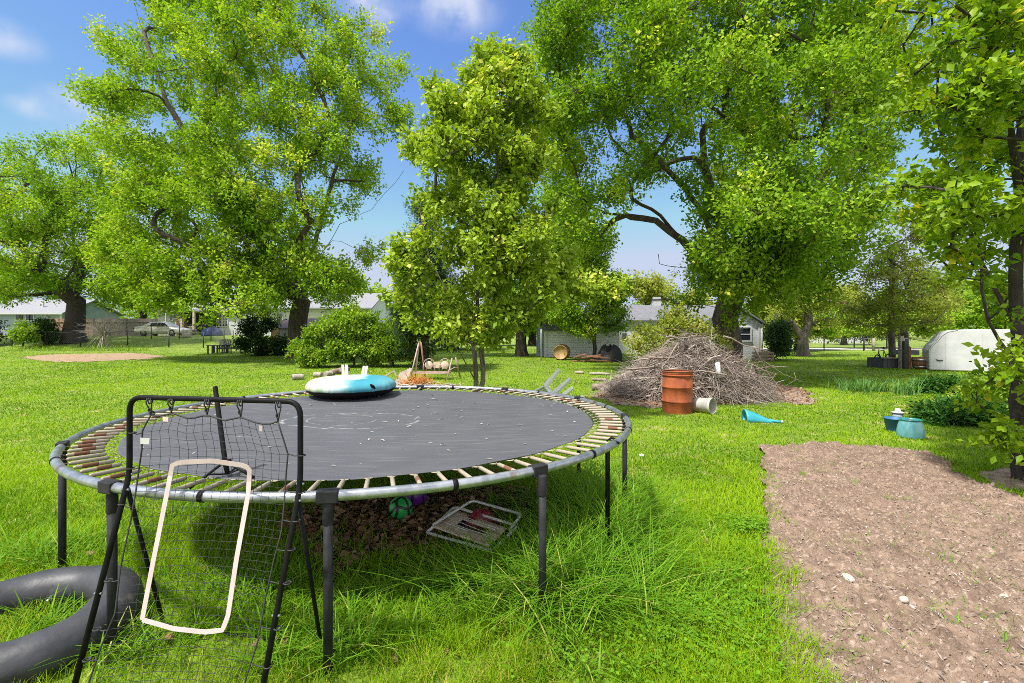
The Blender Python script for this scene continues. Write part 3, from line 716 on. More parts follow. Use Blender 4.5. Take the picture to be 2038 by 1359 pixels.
for i, (lab, px, cs) in enumerate((('lush green shrub at the left end of the hedge below the maple', 632, [(598, 698, 18), (630, 668, 26), (655, 650, 22), (645, 700, 24), (612, 708, 16), (668, 640, 16), (672, 685, 20)]),
                                   ('tallest lush green shrub in the middle of the hedge', 705, [(690, 650, 34), (720, 670, 34), (690, 695, 30), (735, 650, 26), (700, 630, 22), (730, 700, 25)]),
                                   ('lush green shrub at the right end of the hedge beside the glider seat', 782, [(770, 672, 30), (795, 690, 28), (770, 702, 24), (800, 665, 22), (815, 700, 14), (750, 705, 18)]))):
    make_tree('shrub', lab, 'shrub', 22.5, [(px, 725), (px, 712), (px, 700)], .06, cs, 1.0, 46, .36, 12, .22, 24, .13, M['bush'], M['bark'], seed=20 + i, group='shrubs in the hedge below the left maple', droop=.3, flare=1.1)
make_tree('shrub', 'pale green straggly shrub behind the top of the brush pile', 'shrub', 17, [(1350, 750), (1350, 720), (1350, 690)], .07,
          [(1290, 660, 24), (1340, 645, 30), (1390, 655, 26), (1420, 680, 22), (1310, 690, 30), (1270, 690, 16), (1360, 690, 30)], 1.2, 70, .35, 10, .22, 14, .10, M['olive_leaf'], M['bark'], seed=30, flare=1.1)
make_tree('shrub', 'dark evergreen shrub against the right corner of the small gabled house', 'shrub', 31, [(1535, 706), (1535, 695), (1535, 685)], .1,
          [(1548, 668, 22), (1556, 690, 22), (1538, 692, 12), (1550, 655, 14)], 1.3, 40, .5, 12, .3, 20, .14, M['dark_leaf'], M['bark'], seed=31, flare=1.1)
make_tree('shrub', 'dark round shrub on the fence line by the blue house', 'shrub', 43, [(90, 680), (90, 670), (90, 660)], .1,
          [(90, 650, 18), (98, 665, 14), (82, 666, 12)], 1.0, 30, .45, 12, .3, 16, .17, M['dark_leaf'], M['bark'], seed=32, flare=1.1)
make_tree('shrub', 'bright green vine-like shrub at the far left on the wire fence', 'shrub', 41, [(46, 690), (46, 675), (46, 665)], .07,
          [(46, 648, 14), (55, 660, 16), (38, 668, 14), (62, 672, 10)], .8, 26, .42, 10, .3, 12, .18, M['bush'], M['bark'], seed=33, flare=1.1)
make_tree('shrub', 'deep green shrub at the left edge of the frame below the maple', 'shrub', 42, [(-12, 690), (-12, 675), (-12, 665)], .07,
          [(-12, 650, 16), (-2, 668, 10), (-22, 668, 12)], .8, 22, .42, 10, .3, 14, .18, M['dark_leaf'], M['bark'], seed=34, flare=1.1)
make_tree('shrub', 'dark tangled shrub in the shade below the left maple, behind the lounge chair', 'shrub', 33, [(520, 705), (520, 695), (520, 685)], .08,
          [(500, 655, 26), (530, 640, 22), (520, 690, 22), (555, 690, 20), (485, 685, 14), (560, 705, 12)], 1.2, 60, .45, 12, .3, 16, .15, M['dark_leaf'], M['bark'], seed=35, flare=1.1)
make_tree('flowering_tree', 'small pale tree with a forked trunk standing alone in the far right lawn', 'tree', 38, [(1599, 700), (1598, 676), (1594, 660)], .36,
          [(1600, 590, 34), (1560, 610, 30), (1640, 600, 34), (1572, 580, 24), (1680, 595, 26), (1620, 562, 34), (1550, 636, 20), (1650, 640, 16)],
          3., 80, .7, 12, .4, 14, .18, M['olive_leaf'], M['bark_grey'], seed=9, power=.42,
          limbs=[[(1597, 676), (1580, 648), (1560, 625)], [(1600, 676), (1610, 640), (1606, 600)], [(1600, 672), (1622, 642), (1650, 632)]])
make_tree('cedar_tree', 'olive green tree with bare grey lower twigs beside the white trailer', 'tree', 24.5, [(1778, 728), (1776, 690), (1774, 620), (1778, 520)], .16,
          [(1780, 480, 20), (1770, 520, 40), (1820, 530, 32), (1740, 570, 42), (1800, 580, 56), (1850, 580, 42), (1722, 615, 38), (1770, 625, 46), (1830, 625, 42), (1880, 600, 34), (1700, 642, 18), (1868, 640, 24), (1790, 430, 26), (1830, 470, 26)],
          2.4, 120, .55, 11, .3, 15, .12, M['olive_leaf'], M['bark_grey'], seed=10, flat=.45, twig_r=.012,
          limbs=[[(1776, 660), (1730, 645, -.6), (1700, 655, -1)], [(1776, 650), (1830, 640, -.8), (1865, 600, -1.2)], [(1776, 670), (1810, 680, -1.2), (1880, 655, -1.5)]])
for i, (lab, d, px, cs, mt, th) in enumerate((
        ('hazy yellow-green tree far behind the roof with the chimney', 62, 1290, [(1250, 572, 24), (1290, 578, 28), (1335, 592, 22), (1215, 590, 22), (1265, 560, 16), (1320, 570, 18), (1380, 600, 30)], 'olive_leaf', 4),
        ('broad dark tree beyond the wooden fence, between the two left houses', 62, 285, [(285, 560, 36), (250, 590, 36), (320, 590, 34), (220, 575, 25), (285, 600, 30)], 'maple_deep', 4.5),
        ('pale green tree seen through the gap left of the porch house', 75, 375, [(375, 580, 24), (350, 600, 22), (400, 600, 22), (385, 560, 16), (420, 590, 22)], 'olive_leaf', 4),
        ('yellowish tree behind the small gabled house', 48, 1560, [(1530, 610, 26), (1570, 600, 26), (1545, 640, 24), (1590, 640, 22), (1520, 570, 22)], 'olive_leaf', 3),
        ('hazy green tree beyond the road at the right', 78, 1680, [(1660, 600, 26), (1700, 590, 26), (1690, 630, 20), (1720, 620, 20)], 'olive_leaf', 4),
        ('far green tree behind the white trailer', 70, 1900, [(1860, 570, 40), (1910, 560, 44), (1960, 580, 44), (1900, 620, 40), (1990, 620, 30), (1840, 620, 26)], 'bush', 5),
        ('tall tree standing behind the blue house', 85, 20, [(20, 540, 40), (-30, 560, 40), (70, 560, 36), (110, 590, 26), (10, 590, 30)], 'bush', 5),
        ('dense dark tree closing the gap right of the small gabled house', 52, 1590, [(1530, 650, 22), (1560, 655, 22), (1620, 640, 24), (1650, 650, 18), (1590, 620, 24)], 'maple_deep', 3),
        ('dense bushy tree low behind the olive tree', 58, 1800, [(1740, 640, 26), (1790, 630, 30), (1840, 640, 28), (1700, 650, 18), (1770, 600, 26)], 'bush', 3.5),
        ('dark bushy tree behind the right end of the trailer', 46, 1990, [(1940, 620, 36), (1990, 620, 40), (2040, 620, 40), (1900, 640, 24), (1970, 580, 36)], 'maple_deep', 3.5),
        ('dark dense tree in the gap between the bare trunk and the white shed', 55, 1060, [(1020, 640, 26), (1060, 640, 28), (1100, 640, 28), (1060, 610, 28), (990, 645, 20)], 'maple_deep', 3.5),
        ('leafy tree low behind the garden swing', 44, 900, [(860, 640, 30), (910, 640, 30), (960, 645, 28), (890, 610, 30), (800, 650, 26)], 'maple_deep', 3),
        ('green tree behind the white house, left of the spruce', 66, 700, [(700, 570, 32), (660, 590, 28), (740, 590, 28), (700, 610, 26), (760, 620, 24)], 'bush', 4))):
    make_tree('background_tree', lab, 'tree', d, [(px, 668), (px, 655), (px, 640)], .4, cs, th, 56, 1.3, 12, .6, 16, .36, M[mt], M['bark_dark'], seed=50 + i, group='trees far behind the houses')

for i, (lab, d, px, cs) in enumerate((('brownish roadside scrub just right of the forked tree', 64, 1640, [(1620, 668, 14), (1640, 662, 16), (1660, 668, 14), (1605, 672, 10)]),
                                  ('brownish roadside scrub behind the thin dark post', 64, 1700, [(1680, 666, 15), (1705, 660, 17), (1725, 668, 14)]),
                                  ('brownish roadside scrub left of the planter box', 63, 1765, [(1748, 664, 16), (1775, 660, 18), (1795, 666, 15)]))):
    make_tree('scrub', lab, 'shrub', d, [(px, 684), (px, 676), (px, 670)], .08, cs, 1.5, 30, .8, 10, .5, 9, .2, M['olive_leaf'] if i != 1 else M['dark_leaf'], M['bark_grey'], seed=90 + i, group='scrub along the far road', flare=1.1)

def far_woods():
    q = np.random.default_rng(77); n = 900; x = q.uniform(-190, 190, n); y = 125 + q.uniform(0, 45, n)
    h = 5.5 + 5 * fbm(x * .05 + 3, y * .02, 3, 3); z = gz(x, y) + h * q.random(n) ** .6
    A = np.stack([x, y, z], 1); S_ = np.repeat(A, 12, 0) + q.normal(0, 1.2, (n * 12, 3)) * np.array((1, 1, .7)); D = unit(q.normal(0, .6, S_.shape) + np.array((0, 0, .5)))
    V, Q, r = leaves_np(S_, D, 8, .9, .8, np.repeat(np.clip(q.normal(.4, .2, n), 0, 1), 12), q); V[:, 2] = np.maximum(V[:, 2], gz(V[:, 0], V[:, 1]))
    mesh_np('distant_woods', V, Q, M['bush'], r, kind='stuff')
far_woods()

# ------------------------------------------------------------------ garden plants at the right
def plant(name, label, cat, pxs, n, h, w, mat, bend=(.3, 1.1), lean=(.1, .5), spread=.16, seg=4, group=None):
    X, Y = [], []
    for px, py in pxs:
        g = ground_px(px, py); X.append(g[0] + rng.normal(0, spread, n)); Y.append(g[1] + rng.normal(0, spread, n))
    x, y = map(np.concatenate, (X, Y)); k = len(x)
    o = blades(np.stack([x, y, gz(x, y)], 1), h * rng.uniform(.5, 1.15, k), rng.uniform(.7, 1.3, k) * w, rng.uniform(0, 6.28, k), rng.uniform(*lean, k), rng.uniform(*bend, k), rng.uniform(0, .9, k), name, mat, seg, kind=None)
    return tag(o, label, cat, group)
plant('iris_clump', 'light green sword-leaved clump at the edge of the tree shadow', 'plant', [(1690, 776), (1705, 779), (1720, 780), (1738, 779), (1755, 778)], 70, .42, .022, M['iris'], (.1, .8), (.05, .4), .17)
plant('iris_clump', 'smaller sword-leaved clump with upright flower stalks', 'plant', [(1797, 784), (1808, 786)], 60, .48, .022, M['iris'], (.05, .7), (.02, .3), .13)
def leafy(name, label, d, cs, th, nb, rb, ns, nl, ls, mat, seed, px, asp=.4, up=.6, droop=.2):
    return make_tree(name, label, 'plant', d, [(px, 800), (px, cs[0][1] + 8)], .015, cs, th, nb, rb, ns, rb * .7, nl, ls, mat, M['bark_grey'], two=True, seed=seed, aspect=asp, droop=droop, up=up, flare=1., twig_r=.003)
leafy('hosta_row', 'low dark leafy plants in a row between the lawn and the trailer', 13.2, [(1840, 772, 12), (1870, 770, 14), (1895, 774, 13), (1815, 776, 9), (1915, 778, 11)], .35, 42, .2, 9, 9, .13, M['plant'], 60, 1860)
leafy('peony_bush', 'large dark green peony bush beside the turquoise pot', 9.0, [(1880, 845, 26), (1925, 840, 34), (1960, 850, 30), (1855, 855, 18), (1900, 865, 20), (1945, 868, 20)], .5, 80, .2, 10, 10, .13, M['plant'], 61, 1910, .28)
leafy('leafy_plant', 'fresh green leafy plant behind the peony bush', 10.2, [(1950, 790, 24), (1925, 805, 18), (1985, 800, 26), (1900, 815, 14)], .4, 46, .2, 8, 9, .11, M['bush'], 62, 1950)
leafy('leafy_plant', 'yellow-green low plant right behind the two pots', 9.8, [(1830, 822, 9), (1850, 826, 9), (1815, 828, 6), (1868, 824, 8)], .25, 24, .12, 7, 9, .075, M['olive_leaf'], 63, 1840)
# ------------------------------------------------------------------ trampoline
M['galv'] = pmat('galvanised_steel', (.42, .44, .47), (.24, .26, .29), 14, .34, .75, bump=.15, bscale=120, extra=((.20, .13, .09), 9, .62, .75))
M['leg_grey'] = pmat('weathered_dark_steel', (.030, .030, .035), (.017, .017, .02), 12, .55, .0, bump=.2, bscale=90, spec=.15)
M['black'] = pmat('black_paint', (.006, .006, .007), (.011, .011, .012), 20, .5, .0, bump=.08, bscale=200, spec=.10)
M['rubber'] = pmat('inner_tube_rubber', (.026, .027, .032), (.050, .052, .058), 5, .5, bump=.35, bscale=26, spec=.4, extra=((.13, .125, .115), 7, .6, .8))
M['spring'] = stripe_mat('spring_coil', (.50, .43, .33), (.40, .33, .25), 260, 'X', .5, .10, .5, 40)
M['spring_rust'] = stripe_mat('rusty_spring_coil', (.27, .115, .065), (.19, .075, .04), 260, 'X', .75, .10, .5, 60)
def mat_fabric():
    m, t, b = new_mat('woven_mat'); N, L = t.nodes.new, t.links.new
    b.inputs['Roughness'].default_value = .62; b.inputs['Specular IOR Level'].default_value = .35
    tcn = N('ShaderNodeTexCoord')
    n1 = N('ShaderNodeTexNoise'); n1.inputs['Scale'].default_value = 2.2; n1.inputs['Detail'].default_value = 8; L(tcn.outputs['Object'], n1.inputs['Vector'])
    mix = N('ShaderNodeMixRGB'); mix.inputs['Color1'].default_value = (.054, .056, .066, 1); mix.inputs['Color2'].default_value = (.088, .090, .102, 1); L(n1.outputs['Fac'], mix.inputs['Fac'])
    # wiped, streaky dust
    mp = N('ShaderNodeMapping'); mp.inputs['Scale'].default_value = (1.2, 9, 1); mp.inputs['Rotation'].default_value = (0, 0, .5); L(tcn.outputs['Object'], mp.inputs[0])
    n2 = N('ShaderNodeTexNoise'); n2.inputs['Scale'].default_value = 3; n2.inputs['Detail'].default_value = 8; L(mp.outputs[0], n2.inputs['Vector'])
    r2 = N('ShaderNodeMapRange'); r2.inputs['From Min'].default_value = .5; r2.inputs['From Max'].default_value = .85; r2.inputs['To Max'].default_value = .5; L(n2.outputs['Fac'], r2.inputs['Value'])
    m2 = N('ShaderNodeMixRGB'); m2.inputs['Color2'].default_value = (.16, .16, .165, 1); L(mix.outputs[0], m2.inputs['Color1']); L(r2.outputs[0], m2.inputs['Fac']); col = m2.outputs[0]
    # chalk lines: two wobbly ovals drawn on the cloth
    n3 = N('ShaderNodeTexNoise'); n3.inputs['Scale'].default_value = 3; L(tcn.outputs['Object'], n3.inputs['Vector'])
    n4 = N('ShaderNodeTexNoise'); n4.inputs['Scale'].default_value = 9; n4.inputs['Detail'].default_value = 6; L(tcn.outputs['Object'], n4.inputs['Vector'])
    for (cx, cy, ax, ay, wd, st) in ((-.30, .02, .66, .40, .018, .40), (-.42, .05, .33, .28, .016, .28)):
        sb = N('ShaderNodeVectorMath'); sb.operation = 'SUBTRACT'; L(tcn.outputs['Object'], sb.inputs[0]); sb.inputs[1].default_value = (cx, cy, TZ)
        ml = N('ShaderNodeVectorMath'); ml.operation = 'MULTIPLY'; L(sb.outputs[0], ml.inputs[0]); ml.inputs[1].default_value = (1 / ax, 1 / ay, 0)
        le = N('ShaderNodeVectorMath'); le.operation = 'LENGTH'; L(ml.outputs[0], le.inputs[0])
        def mth(op, a, bb):
            q = N('ShaderNodeMath'); q.operation = op
            for i_, v in enumerate((a, bb)):
                if v is None: continue
                if isinstance(v, (int, float)): q.inputs[i_].default_value = v
                else: L(v, q.inputs[i_])
            return q.outputs[0]
        wob = mth('ADD', le.outputs['Value'], mth('MULTIPLY', mth('SUBTRACT', n3.outputs['Fac'], .5), .35))
        dd = mth('ABSOLUTE', mth('SUBTRACT', wob, 1.), None)
        mr = N('ShaderNodeMapRange'); L(dd, mr.inputs['Value']); mr.inputs['From Min'].default_value = wd * .6; mr.inputs['From Max'].default_value = wd * 2.2; mr.inputs['To Min'].default_value = st; mr.inputs['To Max'].default_value = 0
        gate = N('ShaderNodeMapRange'); L(n4.outputs['Fac'], gate.inputs['Value']); gate.inputs['From Min'].default_value = .42; gate.inputs['From Max'].default_value = .62
        mm = N('ShaderNodeMixRGB'); mm.inputs['Color2'].default_value = (.55, .56, .58, 1); L(mth('MULTIPLY', mr.outputs[0], gate.outputs[0]), mm.inputs['Fac']); L(col, mm.inputs['Color1']); col = mm.outputs[0]
    L(col, b.inputs['Base Color'])
    w = N('ShaderNodeTexNoise'); w.inputs['Scale'].default_value = 220; w.inputs['Detail'].default_value = 3; L(tcn.outputs['Object'], w.inputs['Vector'])
    bp = N('ShaderNodeBump'); bp.inputs['Strength'].default_value = .35; bp.inputs['Distance'].default_value = .004; L(w.outputs['Fac'], bp.inputs['Height']); L(bp.outputs[0], b.inputs['Normal'])
    return m
M['mat'] = mat_fabric()

def sag(r): return TZ - .012 - .045 * (1 - (r / TM) ** 2)
def trampoline():
    root = empty('trampoline', (TC[0], TC[1], 0), 'large round trampoline with dark mat, rusty springs and bare steel frame', 'trampoline')
    C = lambda a, r, z: (r * math.cos(a), r * math.sin(a), z)
    rail = MB().tube([C(a, TR, TZ) for a in np.linspace(0, 2 * math.pi, 120, endpoint=False)], .027, 14, closed=True)
    rail.build('frame_rail', M['galv'], root, True)
    for adeg in (-66, -97, -134, -40, -18, 12, 46, 80, 118, 150, 178):
        a = math.radians(adeg); MB().tube([C(a - .006, TR, TZ), C(a + .006, TR, TZ)], .0295, 14).build('joint_band', M['black'], root, True)
    # mat: cloth disc with a stitched hem
    rr = np.r_[0, np.linspace(.15, TM - .09, 16), TM - .07, TM - .05, TM - .03, TM - .012, TM]; n = 120; V = [(0, 0, sag(0))]; Fc = []
    for j, r in enumerate(rr[1:]):
        for k in range(n):
            a = 2 * math.pi * k / n; hem = .003 * (j % 2) if r > TM - .08 else 0
            sc = 1 - (.006 * (.5 + .5 * math.cos(a * 100 / 1)) if r == TM else 0)
            V.append((r * sc * math.cos(a), r * sc * math.sin(a), sag(r) + hem + .004 * math.sin(a * 5 + r * 3) * (r / TM)))
    for k in range(n): Fc.append((0, 1 + k, 1 + (k + 1) % n))
    for j in range(len(rr) - 2):
        for k in range(n): Fc.append((1 + j * n + k, 1 + (j + 1) * n + k, 1 + (j + 1) * n + (k + 1) % n, 1 + j * n + (k + 1) % n))
    mt = MB().add(V, Fc, True).build('jumping_mat', M['mat'], root, True)
    so = mt.modifiers.new('thickness', 'SOLIDIFY'); so.thickness = .004
    # springs: coil, two end hooks and the wire triangle sewn to the mat
    def spring(rusty):
        b = MB(); z = TZ - .004; x0, x1 = TM + .058, TR - .052
        b.tube([(x0, 0, z), (x0 + .012, 0, z), (x1 - .012, 0, z), (x1, 0, z)], [.007, .0125, .0125, .007], 10)
        b.tube([(x1 - .004, 0, z), (x1 + .022, 0, z + .006), (TR - .012, 0, z + .022), (TR + .004, 0, z + .024), (TR + .01, 0, z + .012)], .0026, 6)
        b.tube([(x0 + .004, 0, z), (x0 - .02, 0, z + .004), (x0 - .026, 0, z - .004)], .0026, 6)
        b.tube([(x0 - .022, .0, z - .004), (TM + .006, .026, z - .008), (TM + .006, -.026, z - .008)], .0024, 6, closed=True)
        o = b.build('spring', M['spring'], root, True)
        if rusty:
            a0 = x0 + rusty[0] * (x1 - x0); a1 = x0 + rusty[1] * (x1 - x0)
            MB().tube([(a0, 0, z), (a0 + .004, 0, z), (a1 - .004, 0, z), (a1, 0, z)], [.0127, .0134, .0134, .0127], 10).build('rust_band', M['spring_rust'], o, True)
        return o
    protos = [spring(None), spring((.25, .62)), spring((.4, .8))]; q = random.Random(4); use = {0: False, 1: False, 2: False}
    for k in range(100):
        a = 2 * math.pi * (k + .5) / 100; u = q.random(); v = 0 if u < .72 else (1 if u < .88 else 2)
        left = math.cos(a) < -.9
        if left and q.random() < .45: v = q.choice((1, 2))
        o = protos[v] if not use[v] else copy_tree(protos[v], root)
        use[v] = True; o.rotation_euler = (0, 0, a)
        if v: o['label'] = 'rusty spring'
    # legs with a socket over the rail
    for adeg, rad, inner in ((-147, 2.29, 0), (-112, 2.28, 0), (-81.7, 2.29, 0), (-52.8, 2.33, 0), (-3, 2.29, 0), (28, 2.29, 0), (60, 2.29, 0), (92, 2.29, 0), (124, 2.29, 0), (156, 2.29, 0)):
        a = math.radians(adeg); x, y, _ = C(a, rad, 0); gzv = float(gz(TC[0] + x, TC[1] + y)) - .03
        b = MB().tube([(x, y, gzv), (x, y, TZ - .03)], .0225, 12); leg = b.build('leg', M['leg_grey'], root, True)
        t = Vector((-math.sin(a), math.cos(a), 0)); rv = Vector((math.cos(a), math.sin(a), 0)); R3 = Matrix((t, rv, Vector((0, 0, 1)))).transposed()
        s = MB().box((TR * math.cos(a), TR * math.sin(a), TZ), (.105, .062, .062), R3)
        s.tube([(x, y, TZ - .14), (x, y, TZ - .02)], .0265, 12)
        s.build('leg_socket', M['leg_grey'], leg, True, bevel=.006)
    # two thin leftover net poles hooked on the rail
    for adeg, r0 in ((-31, 2.25), (-28.5, 2.20)):
        a = math.radians(adeg); x, y, _ = C(a, r0, 0)
        MB().tube([(x, y, -.02), (x, y, TZ - .01), (x * 1.018, y * 1.018, TZ + .02), (x * 1.035, y * 1.035, TZ + .01)], .009, 8).build('net_pole', M['black'], root, True)
    return root
trampoline()

# tree seeds and bits lying on the mat
def seeds():
    n = 120; a, r = rng.uniform(0, 6.28, n), TM * np.sqrt(rng.random(n)) * .96; L = rng.uniform(.02, .065, n)
    flat_bits('tree_seeds', TC[0] + r * np.cos(a), TC[1] + r * np.sin(a), sag(r) + .006, L, np.clip(L * rng.uniform(.12, .4, n), .004, .02), M['twig'], rng.uniform(.75, 1, n), .3, .12)
seeds()

# ------------------------------------------------------------------ inflatable snow tube on the mat
def tube_cover():
    m, t, b = new_mat('dyed_cover'); N, L = t.nodes.new, t.links.new
    b.inputs['Roughness'].default_value = .38
    tcn = N('ShaderNodeTexCoord'); sp = N('ShaderNodeSeparateXYZ'); L(tcn.outputs['Object'], sp.inputs[0])
    nn = N('ShaderNodeTexNoise'); nn.inputs['Scale'].default_value = 6; L(tcn.outputs['Object'], nn.inputs['Vector'])
    ad = N('ShaderNodeMath'); ad.operation = 'MULTIPLY_ADD'; L(nn.outputs['Fac'], ad.inputs[0]); ad.inputs[1].default_value = .14; L(sp.outputs['X'], ad.inputs[2])
    mr = N('ShaderNodeMapRange'); L(ad.outputs[0], mr.inputs['Value']); mr.inputs['From Min'].default_value = -.52; mr.inputs['From Max'].default_value = .56
    cr = N('ShaderNodeValToRGB'); L(mr.outputs[0], cr.inputs['Fac']); el = cr.color_ramp.elements
    el[0].position = 0; el[0].color = (.55, .47, .22, 1); el[1].position = 1; el[1].color = (.12, .34, .40, 1)
    for p, c in ((.2, (.48, .50, .38, 1)), (.42, (.42, .52, .45, 1)), (.58, (.36, .50, .52, 1)), (.70, (.03, .22, .29, 1)), (.86, (.035, .25, .33, 1))):
        e = cr.color_ramp.elements.new(p); e.color = c
    # green dye creeping up from the seam
    z = N('ShaderNodeMapRange'); L(sp.outputs['Z'], z.inputs['Value']); z.inputs['From Min'].default_value = .10; z.inputs['From Max'].default_value = .19; z.inputs['To Min'].default_value = .75; z.inputs['To Max'].default_value = 0
    n2 = N('ShaderNodeTexNoise'); n2.inputs['Scale'].default_value = 16; mp = N('ShaderNodeMapping'); mp.inputs['Scale'].default_value = (1, 1, .15); L(tcn.outputs['Object'], mp.inputs[0]); L(mp.outputs[0], n2.inputs['Vector'])
    r2 = N('ShaderNodeMapRange'); L(n2.outputs['Fac'], r2.inputs['Value']); r2.inputs['From Min'].default_value = .42; r2.inputs['From Max'].default_value = .6
    mu = N('ShaderNodeMath'); mu.operation = 'MULTIPLY'; L(z.outputs[0], mu.inputs[0]); L(r2.outputs[0], mu.inputs[1])
    cr2 = N('ShaderNodeMixRGB'); L(mr.outputs[0], cr2.inputs['Fac']); cr2.inputs['Color1'].default_value = (.22, .36, .05, 1); cr2.inputs['Color2'].default_value = (.03, .23, .30, 1)
    mm = N('ShaderNodeMixRGB'); L(mu.outputs[0], mm.inputs['Fac']); L(cr.outputs[0], mm.inputs['Color1']); L(cr2.outputs[0], mm.inputs['Color2'])
    L(mm.outputs[0], b.inputs['Base Color'])
    bp = N('ShaderNodeBump'); bp.inputs['Strength'].default_value = .5; bp.inputs['Distance'].default_value = .01; L(n2.outputs['Fac'], bp.inputs['Height']); L(bp.outputs[0], b.inputs['Normal'])
    return m
M['cover'] = tube_cover()
def snow_tube():
    d = 6.22; x = hx(700, d); r = math.hypot(x - TC[0], d - TC[1])
    root = empty('snow_tube', (x, d, sag(r) + .003), 'blue, white and lime inflatable snow tube lying on the trampoline mat', 'snow tube')
    n = 56
    def ring(prof, wr):
        V = []
        for (rr, z) in prof:
            for k in range(n):
                a = 2 * math.pi * k / n; f = 1 + wr * math.sin(a * 14) * max(0, rr - .35) * .06; V.append((rr * f * math.cos(a), rr * f * math.sin(a), z))
        Fc = [(i * n + k, i * n + (k + 1) % n, (i + 1) * n + (k + 1) % n, (i + 1) * n + k) for i in range(len(prof) - 1) for k in range(n)]
        return MB().add(V, Fc, True)
    R0, zc, a_, b_ = .36, .125, .195, .105
    top = [(R0 + a_ * math.cos(t), zc + b_ * math.sin(t)) for t in np.linspace(-.32, 2.55, 22)] + [(.12, zc + .06), (.0, zc + .055)]
    bot = [(R0 + a_ * 1.004 * math.cos(t), zc + b_ * 1.1 * math.sin(t)) for t in np.linspace(-.33, -1.9, 12)] + [(.15, .008), (0, .008)]
    ring(top, 1).build('top_cover', M['cover'], root, True)
    ring(bot[::-1], 1).build('bottom_cover', M['black'], root, True)
    zs = zc + b_ * math.sin(-.32); rs = R0 + a_ * math.cos(-.32)
    MB().tube([((rs + .002) * math.cos(a), (rs + .002) * math.sin(a), zs) for a in np.linspace(0, 6.283, 60, endpoint=False)], .005, 6, closed=True).build('seam_piping', M['black'], root, True)
    a = math.radians(-46)
    MB().tube([((R0 + a_ + .004 * (1 - abs(u))) * math.cos(a + u * .06), (R0 + a_ + .004 * (1 - abs(u))) * math.sin(a + u * .06), zc + .03 - u * .03) for u in np.linspace(-1, 1, 7)], [.006, .014, .018, .02, .018, .014, .006], 8).build('handle', M['black'], root, True)
snow_tube()

# ------------------------------------------------------------------ ball rebounder net in front of the trampoline
M['net'] = pmat('net_cord', (.015, .015, .017), (.025, .025, .028), 20, .7)
M['tape'] = pmat('faded_pink_tape', (.40, .315, .305), (.44, .37, .36), 9, .6)
M['tag_white'] = pmat('white_label', (.5, .5, .51), (.45, .45, .46), 9, .5)
M['tag_pink'] = pmat('pink_label', (.75, .42, .40), (.80, .62, .60), 12, .5)
Lp = [np.array(p) for p in ((-1.905, 2.05, 0.0), (-1.859, 2.35, .999), (-1.859, 2.35, 1.372))]
Rp = [np.array(p) for p in ((-1.017, 1.857, 0.0), (-.963, 2.20, .999), (-.963, 2.20, 1.372))]
def on_path(Pp, z):
    i = 0 if z < .999 else 1; t = (z - Pp[i][2]) / (Pp[i + 1][2] - Pp[i][2]); return Pp[i] + (Pp[i + 1] - Pp[i]) * t
def netpt(px, py, back=0.):
    d = 2.2
    for _ in range(25):
        z = EYE - (py - HY) / F * d; l, r = on_path(Lp, z), on_path(Rp, z); x = hx(px, d); t = (x - l[0]) / (r[0] - l[0]); d = .4 * d + .6 * (l[1] + (r[1] - l[1]) * t)
    p = at(px, py, d); p[1] += back; p[2] = max(p[2], .012); return p
